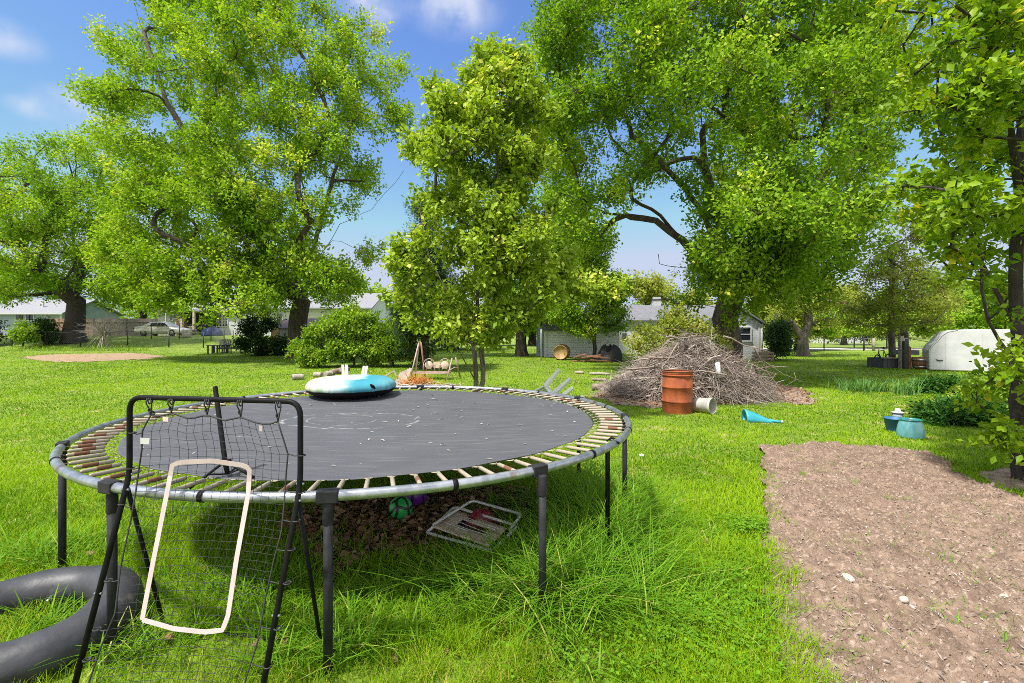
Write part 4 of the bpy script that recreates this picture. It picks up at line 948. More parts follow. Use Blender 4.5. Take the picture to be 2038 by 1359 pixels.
def rebounder():
    root = empty('rebounder_net', (-1.43, 2.0, 0), 'black steel ball rebounder net with a pink tape rectangle, leaning before the trampoline', 'rebounder net')
    MB().tube(arc([Lp[0], Lp[1], Lp[2], Rp[2], Rp[1], Rp[0]], .07, 6), .0125, 12).build('frame', M['black'], root)
    MB().tube([Lp[0] + (0, 0, .014), Rp[0] + (0, 0, .014)], .0125, 10).build('foot_bar', M['black'], root)
    gl, gr = ground_px(327, 1246), ground_px(640, 1290)
    sl, sr = on_path(Lp, .93), on_path(Rp, .93)
    for a, g in ((sl, gl), (sr, gr)):
        MB().tube([a + np.array((0, .012, 0)), g], .0105, 10).build('brace', M['black'], root)
    MB().tube([gl + (0, 0, .015), gr + (0, 0, .015)], .0105, 8).build('brace_bar', M['black'], root)
    for p in (sl, sr, Lp[1], Rp[1], on_path(Lp, .5), on_path(Rp, .5)):
        MB().tube([p + np.array((-.017, -.002, 0)), p + np.array((.017, -.002, 0))], .006, 6).build('bolt', M['galv'], root)
    top = [(300, 826), (320, 829), (341, 821), (378, 834), (412, 825), (446, 837), (479, 830), (515, 843), (535, 844), (553, 839)]
    left = [(300, 826), (281, 862), (284, 882), (277, 930), (270, 980), (260, 1036), (240, 1127), (229, 1221), (203, 1282), (178, 1355), (170, 1385)]
    right = [(553, 839), (573, 903), (569, 950), (566, 997), (560, 1060), (546, 1110), (527, 1196), (514, 1273), (488, 1355), (480, 1385)]
    nr, nc = 34, 18
    Lq, Rq = lerp_path(left, nr), lerp_path(right, nr); Tq = lerp_path(top, nc)
    G = np.zeros((nr, nc, 3)); q = np.random.default_rng(5)
    for i in range(nr):
        for j in range(nc):
            u = j / (nc - 1); p = Lq[i] * (1 - u) + Rq[i] * u
            off = Tq[j] - (Tq[0] * (1 - u) + Tq[-1] * u); k = math.exp(-i / 4.); p = p + off * k
            if 0 < j < nc - 1 and i > 0: p = p + q.normal(0, .7, 2)
            G[i, j] = netpt(p[0], p[1], .05 * math.sin(math.pi * u) * min(1, i / 6))
    b = MB()
    for i in range(1, nr): b.tube(G[i], .0011, 3, False)
    for j in range(1, nc - 1): b.tube(G[:, j], .0011, 3, False)
    b.build('net', M['net'], root)
    e = MB().tube(G[0], .0045, 6); e.tube(G[:, 0], .0036, 6); e.tube(G[:, -1], .0036, 6); e.tube(G[-1], .0036, 6); e.build('edge_rope', M['net'], root)
    for (a, c) in (((300, 797), (300, 826)), ((343, 798), (341, 821)), ((415, 799), (412, 825)), ((480, 801), (479, 830)), ((556, 804), (553, 839))):
        A, B = netpt(*a), netpt(*c); mid = A * .35 + B * .65
        cb = MB().tube([A + np.array((-.008, -.014, .012)), A + np.array((-.012, -.014, -.012)), mid + np.array((-.004, 0, 0)), B], .003, 6)
        cb.tube([A + np.array((.008, -.014, .012)), A + np.array((.014, -.014, -.012)), mid + np.array((.004, 0, 0)), B], .003, 6)
        cb.tube([A + np.array((s * .010, -.002 - .016 * math.cos(t), .016 * math.sin(t))) for s in (0,) for t in np.linspace(0, 6.28, 10)], .003, 6)
        cb.tube([mid + np.array((.008 * math.cos(t), -.006, .010 * math.sin(t))) for t in np.linspace(0, 6.28, 9)], .003, 6)
        cb.build('elastic_cord', M['net'], root)
    for (a, c) in (((264, 861), (281, 862)), ((601, 906), (573, 903)), ((259, 932), (277, 930)), ((600, 980), (567, 976)), ((243, 1003), (262, 1010)), ((590, 1036), (563, 1035)), ((580, 1093), (550, 1094)),
                   ((572, 1160), (537, 1157)), ((216, 1155), (236, 1155)), ((553, 1250), (520, 1248)), ((193, 1252), (214, 1254)), ((533, 1326), (502, 1322)), ((173, 1313), (192, 1312))):
        A, B = netpt(*a), netpt(*c); m = (A + B) / 2 + np.array((0, 0, -.006))
        MB().tube([A, m, B], .003, 6).tube([A + np.array((.015 * math.cos(t), .015 * math.sin(t), 0)) for t in np.linspace(0, 6.28, 10)], .003, 6).build('elastic_cord', M['net'], root)
    tape = [(277, 1238), (300, 1118), (327, 985), (338, 927), (352, 922), (418, 919), (478, 928), (493, 934), (490, 985), (466, 1118), (449, 1230), (438, 1259), (402, 1263), (340, 1256), (302, 1245)]
    T = lerp_path(tape + [tape[0]], 90); c0 = T.mean(0); b = MB(); V = []
    for i in range(len(T)):
        t = T[(i + 1) % len(T)] - T[i - 1]; nn = np.array((-t[1], t[0])) / max(np.hypot(*t), 1e-6); wpx = 4.6
        o = [netpt(*(T[i] + nn * s), back=.02) + np.array((0, dy, 0)) for s, dy in ((wpx, -.004), (-wpx, -.004), (-wpx, -.001), (wpx, -.001))]; V.append(o)
    b.loft([[tuple(p) for p in r] for r in V], smooth=False); b.build('strike_zone_tape', M['tape'], root)
    def flag(px, py, w, h, mat):
        P = [netpt(px + a * w / 2, py + c * h / 2, -.006) for a, c in ((-1, -1), (1, -.8), (.9, 1), (-.9, .9))]
        MB().loft([[tuple(p) for p in P], [tuple(p + np.array((0, .002, 0))) for p in P]], smooth=False).build('label_tag', mat, root)
    flag(290, 877, 19, 13, M['tag_white']); flag(331, 834, 11, 9, M['tag_pink']); flag(520, 852, 7, 12, M['tape'])
rebounder()

# ------------------------------------------------------------------ black pole on a folding tripod, standing on the near edge of the mat
def tripod():
    P = lambda px, py, d: at(px, py, d)
    foot = P(453, 943, 2.72); root = empty('tripod_stand', foot, 'thick black pole on a small folding tripod at the near edge of the trampoline mat', 'stand')
    topp = P(428, 769, 2.84); hub = P(448, 918, 2.74)
    MB().tube([foot, hub, topp - (topp - hub) * .01, topp], [.013, .0135, .0135, .012], 12).build('pole', M['black'], root)
    MB().tube([hub + (-.03, 0, 0), hub + (.03, 0, 0)], .014, 8).build('hub_clamp', M['black'], root)
    for e in (P(377, 972, 2.60), P(500, 935, 2.92), P(505, 950, 2.68)):
        MB().tube([hub, e], .0075, 8).build('leg', M['black'], root)
        MB().tube([foot, (hub + e) / 2], .005, 6).build('strut', M['black'], root)
tripod()

# ------------------------------------------------------------------ rubber inner tube on the grass
def inner_tube():
    c = np.array((-2.66, 2.62)); R, r = .40, .116
    root = empty('inner_tube', (c[0], c[1], 0), 'grey black rubber inner tube lying in the grass beside the net', 'inner tube')
    n, m = 64, 20; V = []
    for i in range(n):
        a = 2 * math.pi * i / n; rr = r * (1 + .05 * math.sin(3 * a + .6) + .03 * math.sin(7 * a) + .012 * math.sin(23 * a) * math.sin(5 * a)); lift = .015 * math.sin(a * 2)
        for j in range(m):
            t = 2 * math.pi * j / m; V.append(((R + rr * math.cos(t)) * math.cos(a) * 1.04, (R + rr * math.cos(t)) * math.sin(a), r * .96 + lift + rr * .98 * math.sin(t)))
    Fc = [(i * m + j, ((i + 1) % n) * m + j, ((i + 1) % n) * m + (j + 1) % m, i * m + (j + 1) % m) for i in range(n) for j in range(m)]
    MB().add(V, Fc, True).build('tube', M['rubber'], root, True)
    a = 1.9; MB().tube([((R - r) * math.cos(a), (R - r) * math.sin(a), .11), ((R - r - .05) * math.cos(a), (R - r - .05) * math.sin(a), .10)], .007, 8).build('valve', M['galv'], root, True)
inner_tube()

# ------------------------------------------------------------------ things under the trampoline
def ball_mat(name, c1, line):
    m, t, b = new_mat(name); N, L = t.nodes.new, t.links.new; b.inputs['Roughness'].default_value = .4
    tcn = N('ShaderNodeTexCoord'); v = N('ShaderNodeTexVoronoi'); v.feature = 'DISTANCE_TO_EDGE'; v.inputs['Scale'].default_value = 7.5; L(tcn.outputs['Object'], v.inputs['Vector'])
    lt = N('ShaderNodeMath'); lt.operation = 'LESS_THAN'; lt.inputs[1].default_value = .09; L(v.outputs['Distance'], lt.inputs[0])
    mm = N('ShaderNodeMixRGB'); mm.inputs['Color1'].default_value = c4(c1); mm.inputs['Color2'].default_value = c4(line); L(lt.outputs[0], mm.inputs['Fac']); L(mm.outputs[0], b.inputs['Base Color'])
    return m
def ball(px, py_base, r, mat, label):
    g = ground_px(px, py_base); n = 24
    b = MB(); b.lathe([(max(r * math.sin(t), 1e-4), -r * math.cos(t)) for t in np.linspace(0, math.pi, 17)], n)
    o = b.build('ball', mat); o.location = (g[0], g[1], g[2] + r * .97); o.rotation_euler = (.5, .3, .2); return tag(o, label, 'ball')
ball(797, 1035, .107, ball_mat('green_ball', (.02, .36, .07), (.01, .02, .012)), 'bright green ball with black seams under the trampoline')
ball(826, 1008, .115, ball_mat('purple_ball', (.13, .02, .24), (.03, .01, .05)), 'purple ball in the shade under the trampoline mat')
def dropped_pole():
    a, b = ground_px(955, 1022), ground_px(1095, 1034); tag(MB().tube([a + (0, 0, .025), (a + b) / 2 + (0, 0, .03), b + (0, 0, .025)], .016, 10).build('pole', M['black']), 'black pole lying on the bare earth under the trampoline', 'pole')
dropped_pole()
M['white_paint'] = pmat('chipped_white_paint', (.58, .59, .58), (.46, .46, .44), 8, .45, bump=.2, bscale=60, extra=((.28, .2, .14), 14, .68, .78))
M['beige'] = pmat('beige_sling', (.62, .52, .40), (.50, .41, .31), 12, .8, bump=.3, bscale=120)
M['maroon'] = pmat('maroon_cloth', (.20, .012, .03), (.12, .008, .02), 14, .6, bump=.6, bscale=30)
def folded_chair():
    c = ground_px(940, 1096); root = empty('folding_chair', c, 'collapsed white folding chair with a beige sling lying in the long grass under the trampoline', 'folding chair')
    G = lambda px, py, z: (lambda g: np.array((g[0], g[1], z + .05)))(ground_px(px, py))
    A, B, C_, D = G(850, 1085, .05), G(905, 1050, .13), G(1030, 1090, .12), G(980, 1130, .07)
    MB().tube(arc([A, B, C_, D], .05) + [Vector(A)], .012, 8).build('frame', M['white_paint'], root)
    A2, B2, C2, D2 = G(862, 1082, .10), G(940, 1046, .17), G(1038, 1075, .16), G(1015, 1098, .12)
    MB().tube(arc([A2, B2, C2, D2], .05), .011, 8).build('arm_frame', M['white_paint'], root)
    s = [G(862, 1080, .075), G(906, 1052, .115), G(1010, 1092, .11), G(972, 1122, .075)]; V = []; n = 8
    for i in range(n + 1):
        for j in range(n + 1):
            u, v = i / n, j / n; p = (s[0] * (1 - u) + s[3] * u) * (1 - v) + (s[1] * (1 - u) + s[2] * u) * v; V.append(p - np.array((0, 0, .02 * math.sin(u * 3.1) * math.sin(v * 3.1))))
    hole = lambda i, j: 2 <= i <= 5 and 4 <= j <= 5
    o = MB().add(V, [(i * (n + 1) + j, (i + 1) * (n + 1) + j, (i + 1) * (n + 1) + j + 1, i * (n + 1) + j + 1) for i in range(n) for j in range(n) if not hole(i, j)], True).build('sling', M['beige'], root)
    o.modifiers.new('thickness', 'SOLIDIFY').thickness = .004
    cb = MB()
    for a, b in (((888, 1070), (970, 1105)), ((898, 1066), (985, 1098)), ((880, 1080), (930, 1100)), ((905, 1062), (992, 1096)), ((890, 1082), (975, 1112))): cb.tube([G(*a, .125), G((a[0] + b[0]) / 2, (a[1] + b[1]) / 2, .118), G(*b, .12)], .003, 5)
    cb.build('cords', M['white_paint'], root)
folded_chair()
def cloth_heap():
    g = ground_px(955, 1066); n = 22; V = []; q = random.Random(3)
    rings = []
    for i in range(1, 7):
        th = math.pi * i / 7 * .62; rings.append([(g[0] + .12 * math.sin(th) * math.cos(a) * (1 + .2 * math.sin(3 * a + i)), g[1] + .09 * math.sin(th) * math.sin(a) * (1 + .2 * math.cos(2 * a)), g[2] + .05 + .16 * math.cos(th) * (1 + .15 * math.sin(4 * a + i))) for a in np.linspace(0, 6.283, n, endpoint=False)])
    tag(MB().loft(rings).build('cloth', M['maroon']), 'crumpled maroon cloth at the top end of the collapsed chair', 'cloth')
cloth_heap()
# ------------------------------------------------------------------ brush pile, drum, bucket, toy
def brush_pile():
    q = np.random.default_rng(21); d0 = 12.7; cx = hx(1366, d0); c = np.array((cx, d0)); rx, ry = 2.08, 1.6
    root = empty('brush_pile', (cx, d0, float(gz(cx, d0))), 'big pile of dry branches and twigs behind the rusty drum', 'brush pile')
    g0 = float(gz(cx, d0))
    def surf(x, y):
        u, v = (x - cx) / rx, (y - d0) / ry; r = np.sqrt(u * u + v * v)
        h = 1.72 * np.clip(1 - r, 0, 1) ** .70 * (.82 + .75 * (fbm(x * 1.3 + 5, y * 1.3, 4, 4) - .42)) * (1 - .18 * np.clip(-u, 0, 1) + .06 * np.clip(u, 0, 1))
        return g0 + h
    xs, ys = np.linspace(cx - rx, cx + rx, 90), np.linspace(d0 - ry, d0 + ry, 70); X, Y = np.meshgrid(xs, ys)
    Z = surf(X, Y) * 1 - .28 + .10 * (fbm(X * 7, Y * 7, 3, 2) - .5); Z = np.maximum(Z, g0 - .05)
    V = np.stack([X.ravel(), Y.ravel(), Z.ravel()], 1); i, j = np.meshgrid(np.arange(89), np.arange(69)); a = (j * 90 + i).ravel()
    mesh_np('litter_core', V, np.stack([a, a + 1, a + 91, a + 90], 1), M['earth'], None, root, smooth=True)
    n = 3600; A, B, R = [], [], []
    th = q.uniform(0, 6.283, n); r = np.sqrt(q.random(n)) * .98; x, y = cx + rx * r * np.cos(th), d0 + ry * r * np.sin(th); z = surf(x, y) - np.abs(q.normal(0, .12, n)) + .03 + .20 * (q.random(n) < .06)
    # twigs lie mostly along the slope, pointing outward or sideways, a few stick up
    out_ = np.arctan2(ry * np.sin(th), rx * np.cos(th)) + q.normal(0, .95, n); L = q.uniform(.3, 1.15, n) * q.choice((1, 1, 1.5), n)
    dz = -.42 * (r > .25) + q.normal(.05, .36, n) + .8 * (q.random(n) < .07); dirs = unit(np.stack([np.cos(out_), np.sin(out_), dz], 1)) * (L / 2)[:, None]
    P = np.stack([x, y, z], 1); A = P - dirs; B = P + dirs; A[:, 2] = np.maximum(A[:, 2], g0 + .01); B[:, 2] = np.maximum(B[:, 2], g0 + .01)
    R = q.uniform(.003, .011, n) * (1 + 1.3 * (q.random(n) < .10))
    V1, Q1 = twigs_np(A, B, R, .06)
    # side shoots
    k = q.integers(0, n, 4200); t = q.uniform(.3, .9, len(k))[:, None]; C = A[k] * (1 - t) + B[k] * t; E = C + unit(dirs[k] + q.normal(0, .28, (len(k), 3))) * q.uniform(.12, .5, len(k))[:, None]; E[:, 2] = np.maximum(E[:, 2], g0 + .01)
    V2, Q2 = twigs_np(C, E, q.uniform(.002, .005, len(k)), .05)
    rn = np.concatenate([np.tile(np.clip(q.normal(.5, .27, n), 0, 1), 6), np.tile(np.clip(q.normal(.6, .25, len(k)), 0, 1), 6)])
    mesh_np('twigs', np.concatenate([V1, V2]), np.concatenate([Q1, Q2 + len(V1)]), M['twig'], rn, root, kind='stuff')
    # the bigger limbs
    for (p0, p1, r_) in (((1330, 668), (1372, 690), .035), ((1290, 712), (1410, 722), .03), ((1245, 735), (1330, 728), .028), ((1500, 690), (1560, 790), .028), ((1385, 700), (1500, 790), .024), ((1420, 690), (1545, 745), .022),
                         ((1215, 775), (1290, 740), .026), ((1350, 680), (1290, 780), .02), ((1440, 668), (1530, 700), .022), ((1380, 745), (1470, 800), .02), ((1270, 790), (1330, 750), .018), ((1490, 740), (1570, 730), .014)):
        def onp(px, py):
            for d in np.arange(10.5, 14.5, .05):
                p = at(px, py, d)
                if p[2] <= surf(p[0], p[1]) + .03: return p
            return at(px, py, d0 - .6)
        a, b = onp(*p0), onp(*p1); m = (a + b) / 2 + q.normal(0, .05, 3)
        MB().tube(lerp_path([a, m, b], 7) + q.normal(0, .012, (7, 3)), list(np.linspace(r_, r_ * .5, 7)), 7).build('branch', M['branch'], root)
    return surf
M['branch'] = pmat('dry_branch', (.30, .235, .20), (.17, .125, .10), 14, .9, bump=.8, bscale=40)
PILE = brush_pile()
def stray_twigs():
    """Pale arching stems sticking out of the pile's right foot."""
    b = MB()
    for pts in ([(1490, 790), (1535, 757), (1545, 742)], [(1560, 770), (1585, 755), (1580, 740)], [(1500, 735), (1540, 727), (1550, 740)], [(1485, 725), (1520, 718), (1560, 745), (1600, 760)]):
        b.tube([at(px, py, 11.6) * np.array((1, 1, 1)) for px, py in pts], .006, 5)
    tag(b.build('dry_stem', M['branch']), 'pale bent stems poking out at the right foot of the brush pile', 'stem')
stray_twigs()
tag(MB().tube([at(1431, 752, 11.4), at(1428, 722, 11.5)], .055, 12).build('pipe', M['white_paint']), 'short white pipe stuck upright in the brush pile', 'pipe')

M['rust'] = pmat('rusty_steel', (.36, .085, .018), (.19, .042, .013), 5, .8, .0, bump=.5, bscale=50, extra=((.10, .05, .028), 3.2, .56, .70), stretch=(1, 1, .55))
M['rust_dark'] = pmat('dark_rust', (.16, .06, .028), (.09, .04, .022), 9, .85, bump=.5)
def drum():
    d = 10.05; x = hx(1348, d); z = float(gz(x, d)) - .01; root = empty('steel_drum', (x, d, z), 'rusty orange steel drum standing in front of the brush pile', 'drum')
    R, H = .30, .865; prof = [(R * .99, 0.0), (R, .012)]
    for zc in (.255, .545): prof += [(R, zc - .022), (R + .013, zc - .008), (R + .013, zc + .008), (R, zc + .022)]
    prof += [(R, .77), (R - .012, .785), (R - .012, .80), (R, .815), (R, H)]
    MB().lathe(prof + [(R - .012, H), (R - .014, .05), (0.001, .05)], 40).build('body', M['rust'], root, True)
    MB().tube([((R - .004) * math.cos(a), (R - .004) * math.sin(a), H) for a in np.linspace(0, 6.283, 44, endpoint=False)], .014, 8, closed=True).build('rim', M['rust_dark'], root, True)
    MB().tube([((R + .004) * math.cos(a), (R + .004) * math.sin(a), .79) for a in np.linspace(0, 6.283, 44, endpoint=False)], .017, 8, closed=True).build('hoop', M['rust'], root, True)
drum()

M['bucket'] = pmat('grubby_white_plastic', (.50, .50, .47), (.36, .33, .28), 6, .5, bump=.1)
M['brown_muck'] = pmat('dried_muck', (.22, .13, .07), (.36, .25, .15), 16, .95, bump=.6)
def bucket():
    g = ground_px(1402, 822); root = empty('bucket', (g[0], g[1], g[2] + .165), 'dirty white plastic bucket lying on its side beside the rusty drum', 'bucket')
    ax = Vector((.62, -.76, .02)).normalized(); s = ax.cross(Vector((0, 0, 1))).normalized(); u = s.cross(ax); Mx = Matrix((s, u, ax)).transposed()
    MB().lathe([(.001, -.19), (.135, -.19), (.14, -.18), (.155, .13), (.163, .132), (.165, .15), (.165, .185), (.155, .185), (.150, .14), (.132, -.17), (.001, -.17)], 32, Mx.to_3x3()).build('body', M['bucket'], root, True)
    MB().lathe([(.001, -.05), (.09, -.045), (.12, -.10), (.13, -.16)], 20, Matrix.Translation(Vector((-.02, 0, -.03))) @ Mx.to_4x4()).build('dried_mud', M['brown_muck'], root, True)
bucket()

M['turq'] = pmat('turquoise_plastic', (.02, .24, .30), (.035, .29, .35), 6, .4)
def toy():
    g = ground_px(1502, 838); root = empty('plastic_scoop', g, 'turquoise plastic scoop toy lying on the lawn', 'toy'); k = g[1] / F
    # open hood at the left tapering to a trough-like handle at the right
    rings = []; 
    for t in np.linspace(0, 1, 12):
        x = -.19 + .50 * t; w = .135 * (1 - t) ** .55 * (1 if t < .5 else 1) + .028; h = (.19 * (1 - t ** 1.4) ** 1.3 + .03)
        z0 = .0 ; y = -.10 * t
        rings.append([(x, y + w * math.cos(a), z0 + max(h * math.sin(a), 0) if a <= math.pi else z0 + .012 * math.sin(a)) for a in np.linspace(0, 2 * math.pi, 20, endpoint=False)])
    MB().loft(rings, caps=False).build('hood', M['turq'], root, True).modifiers.new('thickness', 'SOLIDIFY').thickness = .006
    MB().tube([(.06, -.05, .05), (.2, -.10, .035), (.36, -.16, .025), (.40, -.175, .03)], [.035, .03, .026, .022], 10).build('handle', M['turq'], root, True)
    MB().tube([(.395, -.172, .028), (.43, -.185, .03)], [.03, .026], 10).build('handle_tip', M['bucket'], root, True)
    root.rotation_euler = (0, 0, -.12)
toy()

# log ends, stones and boards on the lawn
M['split_log'] = pmat('weathered_log', (.28, .22, .185), (.16, .11, .085), 10, .9, bump=.6, bscale=40)
M['pale_log'] = pmat('bleached_log', (.38, .34, .30), (.26, .22, .18), 9, .9, bump=.5, bscale=40)
def log(p, q_, r, mat, label, group=None, n=10):
    root = empty('log', (np.array(p) + np.array(q_)) / 2, label, 'log', group)
    P = lerp_path([p, (np.array(p) + np.array(q_)) / 2 + np.array((0, .01, .012)), q_], 6); MB().tube(P, [r * f for f in (1, 1.04, .97, 1.02, .98, 1)], n).build('bark', mat, root)
    e = MB(); d = np.array(q_) - np.array(p); d = d / np.linalg.norm(d)
    for c, s in ((np.array(p), -1), (np.array(q_), 1)): e.tube([c + d * s * .001, c + d * s * .006], r * .9, n)
    e.build('cut_end', M['pale_log'], root); return root
def gl(px, py, up): g = ground_px(px, py); return np.array((g[0], g[1], g[2] + up))
log(gl(1179, 777, .09), gl(1213, 778, .09), .10, M['split_log'], 'thick short log on its side at the left foot of the brush pile')
log(gl(1180, 766, .17), gl(1208, 768, .17), .05, M['split_log'], 'thin log resting on the thick short log', n=8)
log(gl(1144, 744, .05), gl(1162, 744, .05), .055, M['pale_log'], 'bleached short log alone on the lawn left of the brush pile')
log(gl(1174, 746, .05), gl(1214, 747, .05), .05, M['pale_log'], 'bleached long log reaching toward the brush pile')
log(gl(582, 756, .09), gl(605, 755, .09), .10, M['pale_log'], 'pale split log lying farthest left on the lawn before the hedge', n=7)
log(gl(625, 751, .09), gl(640, 751, .09), .10, M['pale_log'], 'pale chunk of log between the lone log and the heap of logs', n=7)
for i, (a, b, r, m, lab) in enumerate(((648, 664, .10, 'pale_log', 'pale log at the left end of the small heap before the hedge'), (660, 680, .11, 'split_log', 'brown log in the middle of the small heap before the hedge'), (676, 694, .09, 'split_log', 'dark log at the right end of the small heap, by the upturned chair'))):
    log(gl(a, 750 - i, .10 + .06 * i), gl(b, 748 - i, .10 + .06 * i), r, M[m], lab, n=8)

# ------------------------------------------------------------------ white plastic chairs, upside down
M['white_plastic'] = pmat('white_plastic', (.82, .82, .82), (.74, .74, .73), 4, .4)
def plastic_chair(name, label):
    r = empty(name, (0, 0, 0), label, 'chair', 'overturned white plastic chairs')
    V = []; n = 8
    for i in range(n + 1):
        for j in range(n + 1):
            u, v = i / n - .5, j / n - .5; V.append((u * .46, v * .44, .42 + .03 * (abs(u * 2) ** 2) - .02 * (1 - abs(v * 2))))
    o = MB().add(V, [(i * (n + 1) + j, (i + 1) * (n + 1) + j, (i + 1) * (n + 1) + j + 1, i * (n + 1) + j + 1) for i in range(n) for j in range(n)], True).build('seat', M['white_plastic'], r, True); o.modifiers.new('t', 'SOLIDIFY').thickness = .012
    b = MB()
    for k in range(5): x = -.17 + .085 * k; b.bar((x, .21, .44), (x * 1.08, .33, .86), .05, .012, (0, 1, 0))
    b.bar((-.21, .33, .86), (.21, .33, .86), .012, .07, (0, 0, 1)); b.bar((-.225, .21, .44), (-.225, .335, .88), .04, .02, (0, 1, 0)); b.bar((.225, .21, .44), (.225, .335, .88), .04, .02, (0, 1, 0)); b.build('backrest', M['white_plastic'], r, True)
    for sx in (-1, 1):
        for sy in (-1, 1):
            MB().loft([[(sx * (.21 + .0 * 1) + dx * .045, sy * .20 + dy * .04, .425) for dx, dy in ((-1, -1), (1, -1), (1, 1), (-1, 1))], [(sx * .265 + dx * .03, sy * .245 + dy * .026, 0) for dx, dy in ((-1, -1), (1, -1), (1, 1), (-1, 1))]], smooth=False).build('leg', M['white_plastic'], r, True)
        a = MB(); a.tube(arc([(sx * .25, -.2, .42), (sx * .28, -.21, .63), (sx * .28, .05, .66), (sx * .24, .27, .66)], .06), .018, 8); a.build('armrest', M['white_plastic'], r, True)
    return r
ch = plastic_chair('plastic_chair', 'white plastic chair upside down on the lawn, legs up behind the snow tube')
p = gp(hx(707, 12.6), 12.6); ch.location = (p[0], p[1], p[2] + .82); ch.rotation_euler = (math.radians(176), math.radians(4), math.radians(8))
ch2 = copy_tree(ch); ch2['label'] = 'white plastic chair tipped over behind the right rim of the trampoline'
def lay(root, legs, back, px, d, sink=.02):
    """Tip a chair so that its legs point along legs, and rest its lowest corner on the ground."""
    z = -Vector(legs).normalized(); y = Vector(back); y = (y - z * y.dot(z)).normalized(); x = y.cross(z); R = Matrix((x, y, z)).transposed()
    lo = min((R @ v.co).z for c in root.children for v in c.data.vertices); p = gp(hx(px, d), d)
    root.rotation_euler = R.to_euler(); root.location = (p[0], p[1], p[2] - lo - sink)
lay(ch2, (.70, -.12, .62), (-.5, .6, .55), 1138, 9.3, -.04)

# ------------------------------------------------------------------ glider seat, broken boards and orange brush
M['pink_metal'] = pmat('faded_pinkish_paint', (.40, .30, .25), (.28, .19, .155), 9, .6, .0, extra=((.25, .12, .07), 13, .62, .72))
M['rust_post'] = pmat('rusty_pink_post', (.36, .19, .15), (.26, .12, .09), 9, .7)
def glider():
    d = 17.0; P = lambda px, py, dy=0.: at(px, py, d) + np.array((0, dy, 0)); G = lambda px, dy=0.: gp(hx(px, d), d + dy)
    root = empty('garden_swing', G(866), 'broken beige metal garden swing seat with two round back medallions', 'swing seat')
    ap = P(834, 682)
    for px, dy, m in ((821, -.45, 'pink_metal'), (829, -.3, 'pink_metal'), (841, .5, 'rust_post')): MB().tube([G(px, dy), ap + np.array((.0 if dy < 0 else .06, dy * .1, 0))], .028, 8).build('post', M[m], root)
    for px, dy in ((893, -.5), (913, .45)): MB().tube([G(px, dy), P(901 if dy < 0 else 906, 712, dy * .3)], .026, 8).build('post', M['pink_metal'], root)
    MB().tube([P(893, 738, -.3), P(905, 731, 0), P(911, 734, .3)], .02, 8).build('armrest', M['pink_metal'], root)
    s = MB()
    for k in range(6): s.bar(P(826, 739.5, -.34 + .09 * k), P(896, 740.5, -.34 + .09 * k), .06, .025)
    s.build('seat', M['pink_metal'], root)
    MB().tube([P(826, 741, -.38), P(896, 742, -.38)], .022, 8).tube([P(826, 741, .15), P(896, 742, .15)], .022, 8).build('seat_rail', M['pink_metal'], root)
    for px in (852, 884):
        c = P(px, 727, .18); arch = [c + np.array((-.20, 0, -.22)), c + np.array((-.20, 0, 0))] + [c + np.array((-.20 * math.cos(t), .03, .22 * math.sin(t))) for t in np.linspace(0, math.pi, 13)] + [c + np.array((.20, 0, 0)), c + np.array((.20, 0, -.22))]
        MB().tube(arch, .017, 8).build('back_arch', M['pink_metal'], root)
        med = MB(); med.lathe([(.001, 0), (.13, 0), (.145, .012), (.13, .024), (.001, .024)], 20, Matrix.Translation(Vector(c)) @ Matrix.Rotation(math.radians(90), 4, 'X'))
        for t in range(0, 6): a = t * math.pi / 3; med.tube([c + np.array((.13 * math.cos(a), -.03, .13 * math.sin(a))), c + np.array((.19 * math.cos(a), -.02, .19 * math.sin(a)))], .008, 5)
        med.build('medallion', M['beige'], root)
    MB().bar(P(861, 727, .2), P(875, 727, .2), .03, .22).build('back_panel', M['beige'], root)
glider()
M['old_white'] = pmat('flaking_white_wood', (.48, .42, .37), (.33, .25, .21), 6, .8, bump=.4, extra=((.40, .25, .2), 16, .6, .72))
def broken_boards():
    d = 15.2; P = lambda px, py, dy=0.: at(px, py, d) + np.array((0, dy, 0)); root = empty('broken_chair', gp(hx(793, d), d), 'wrecked white wooden lawn chair heaped beside the swing seat', 'broken chair')
    b = MB()
    for k in range(5): b.bar(P(786 + 5 * k, 766 - k, -.1), P(797 + 4.6 * k, 742 - 2.2 * k, .15), .085, .02, (0, 1, .3))
    b.build('backrest', M['old_white'], root)
    MB().bar(P(760, 752), P(785, 737), .05, .04).bar(P(785, 737), P(789, 748), .05, .04).build('arm', M['old_white'], root)
    c = MB()
    for k in range(4): c.bar(P(766 + 4 * k, 762 + k, -.2 + .1 * k), P(786 + 4 * k, 757 + k, .1 + .1 * k), .08, .02)
    c.build('seat', M['old_white'], root)
broken_boards()
M['orange_twig'] = leaf_mat('orange_dry_needles', (.42, .15, .035), (.62, .30, .10), (.70, .45, .25), 0, .85, (1, 1, 1))
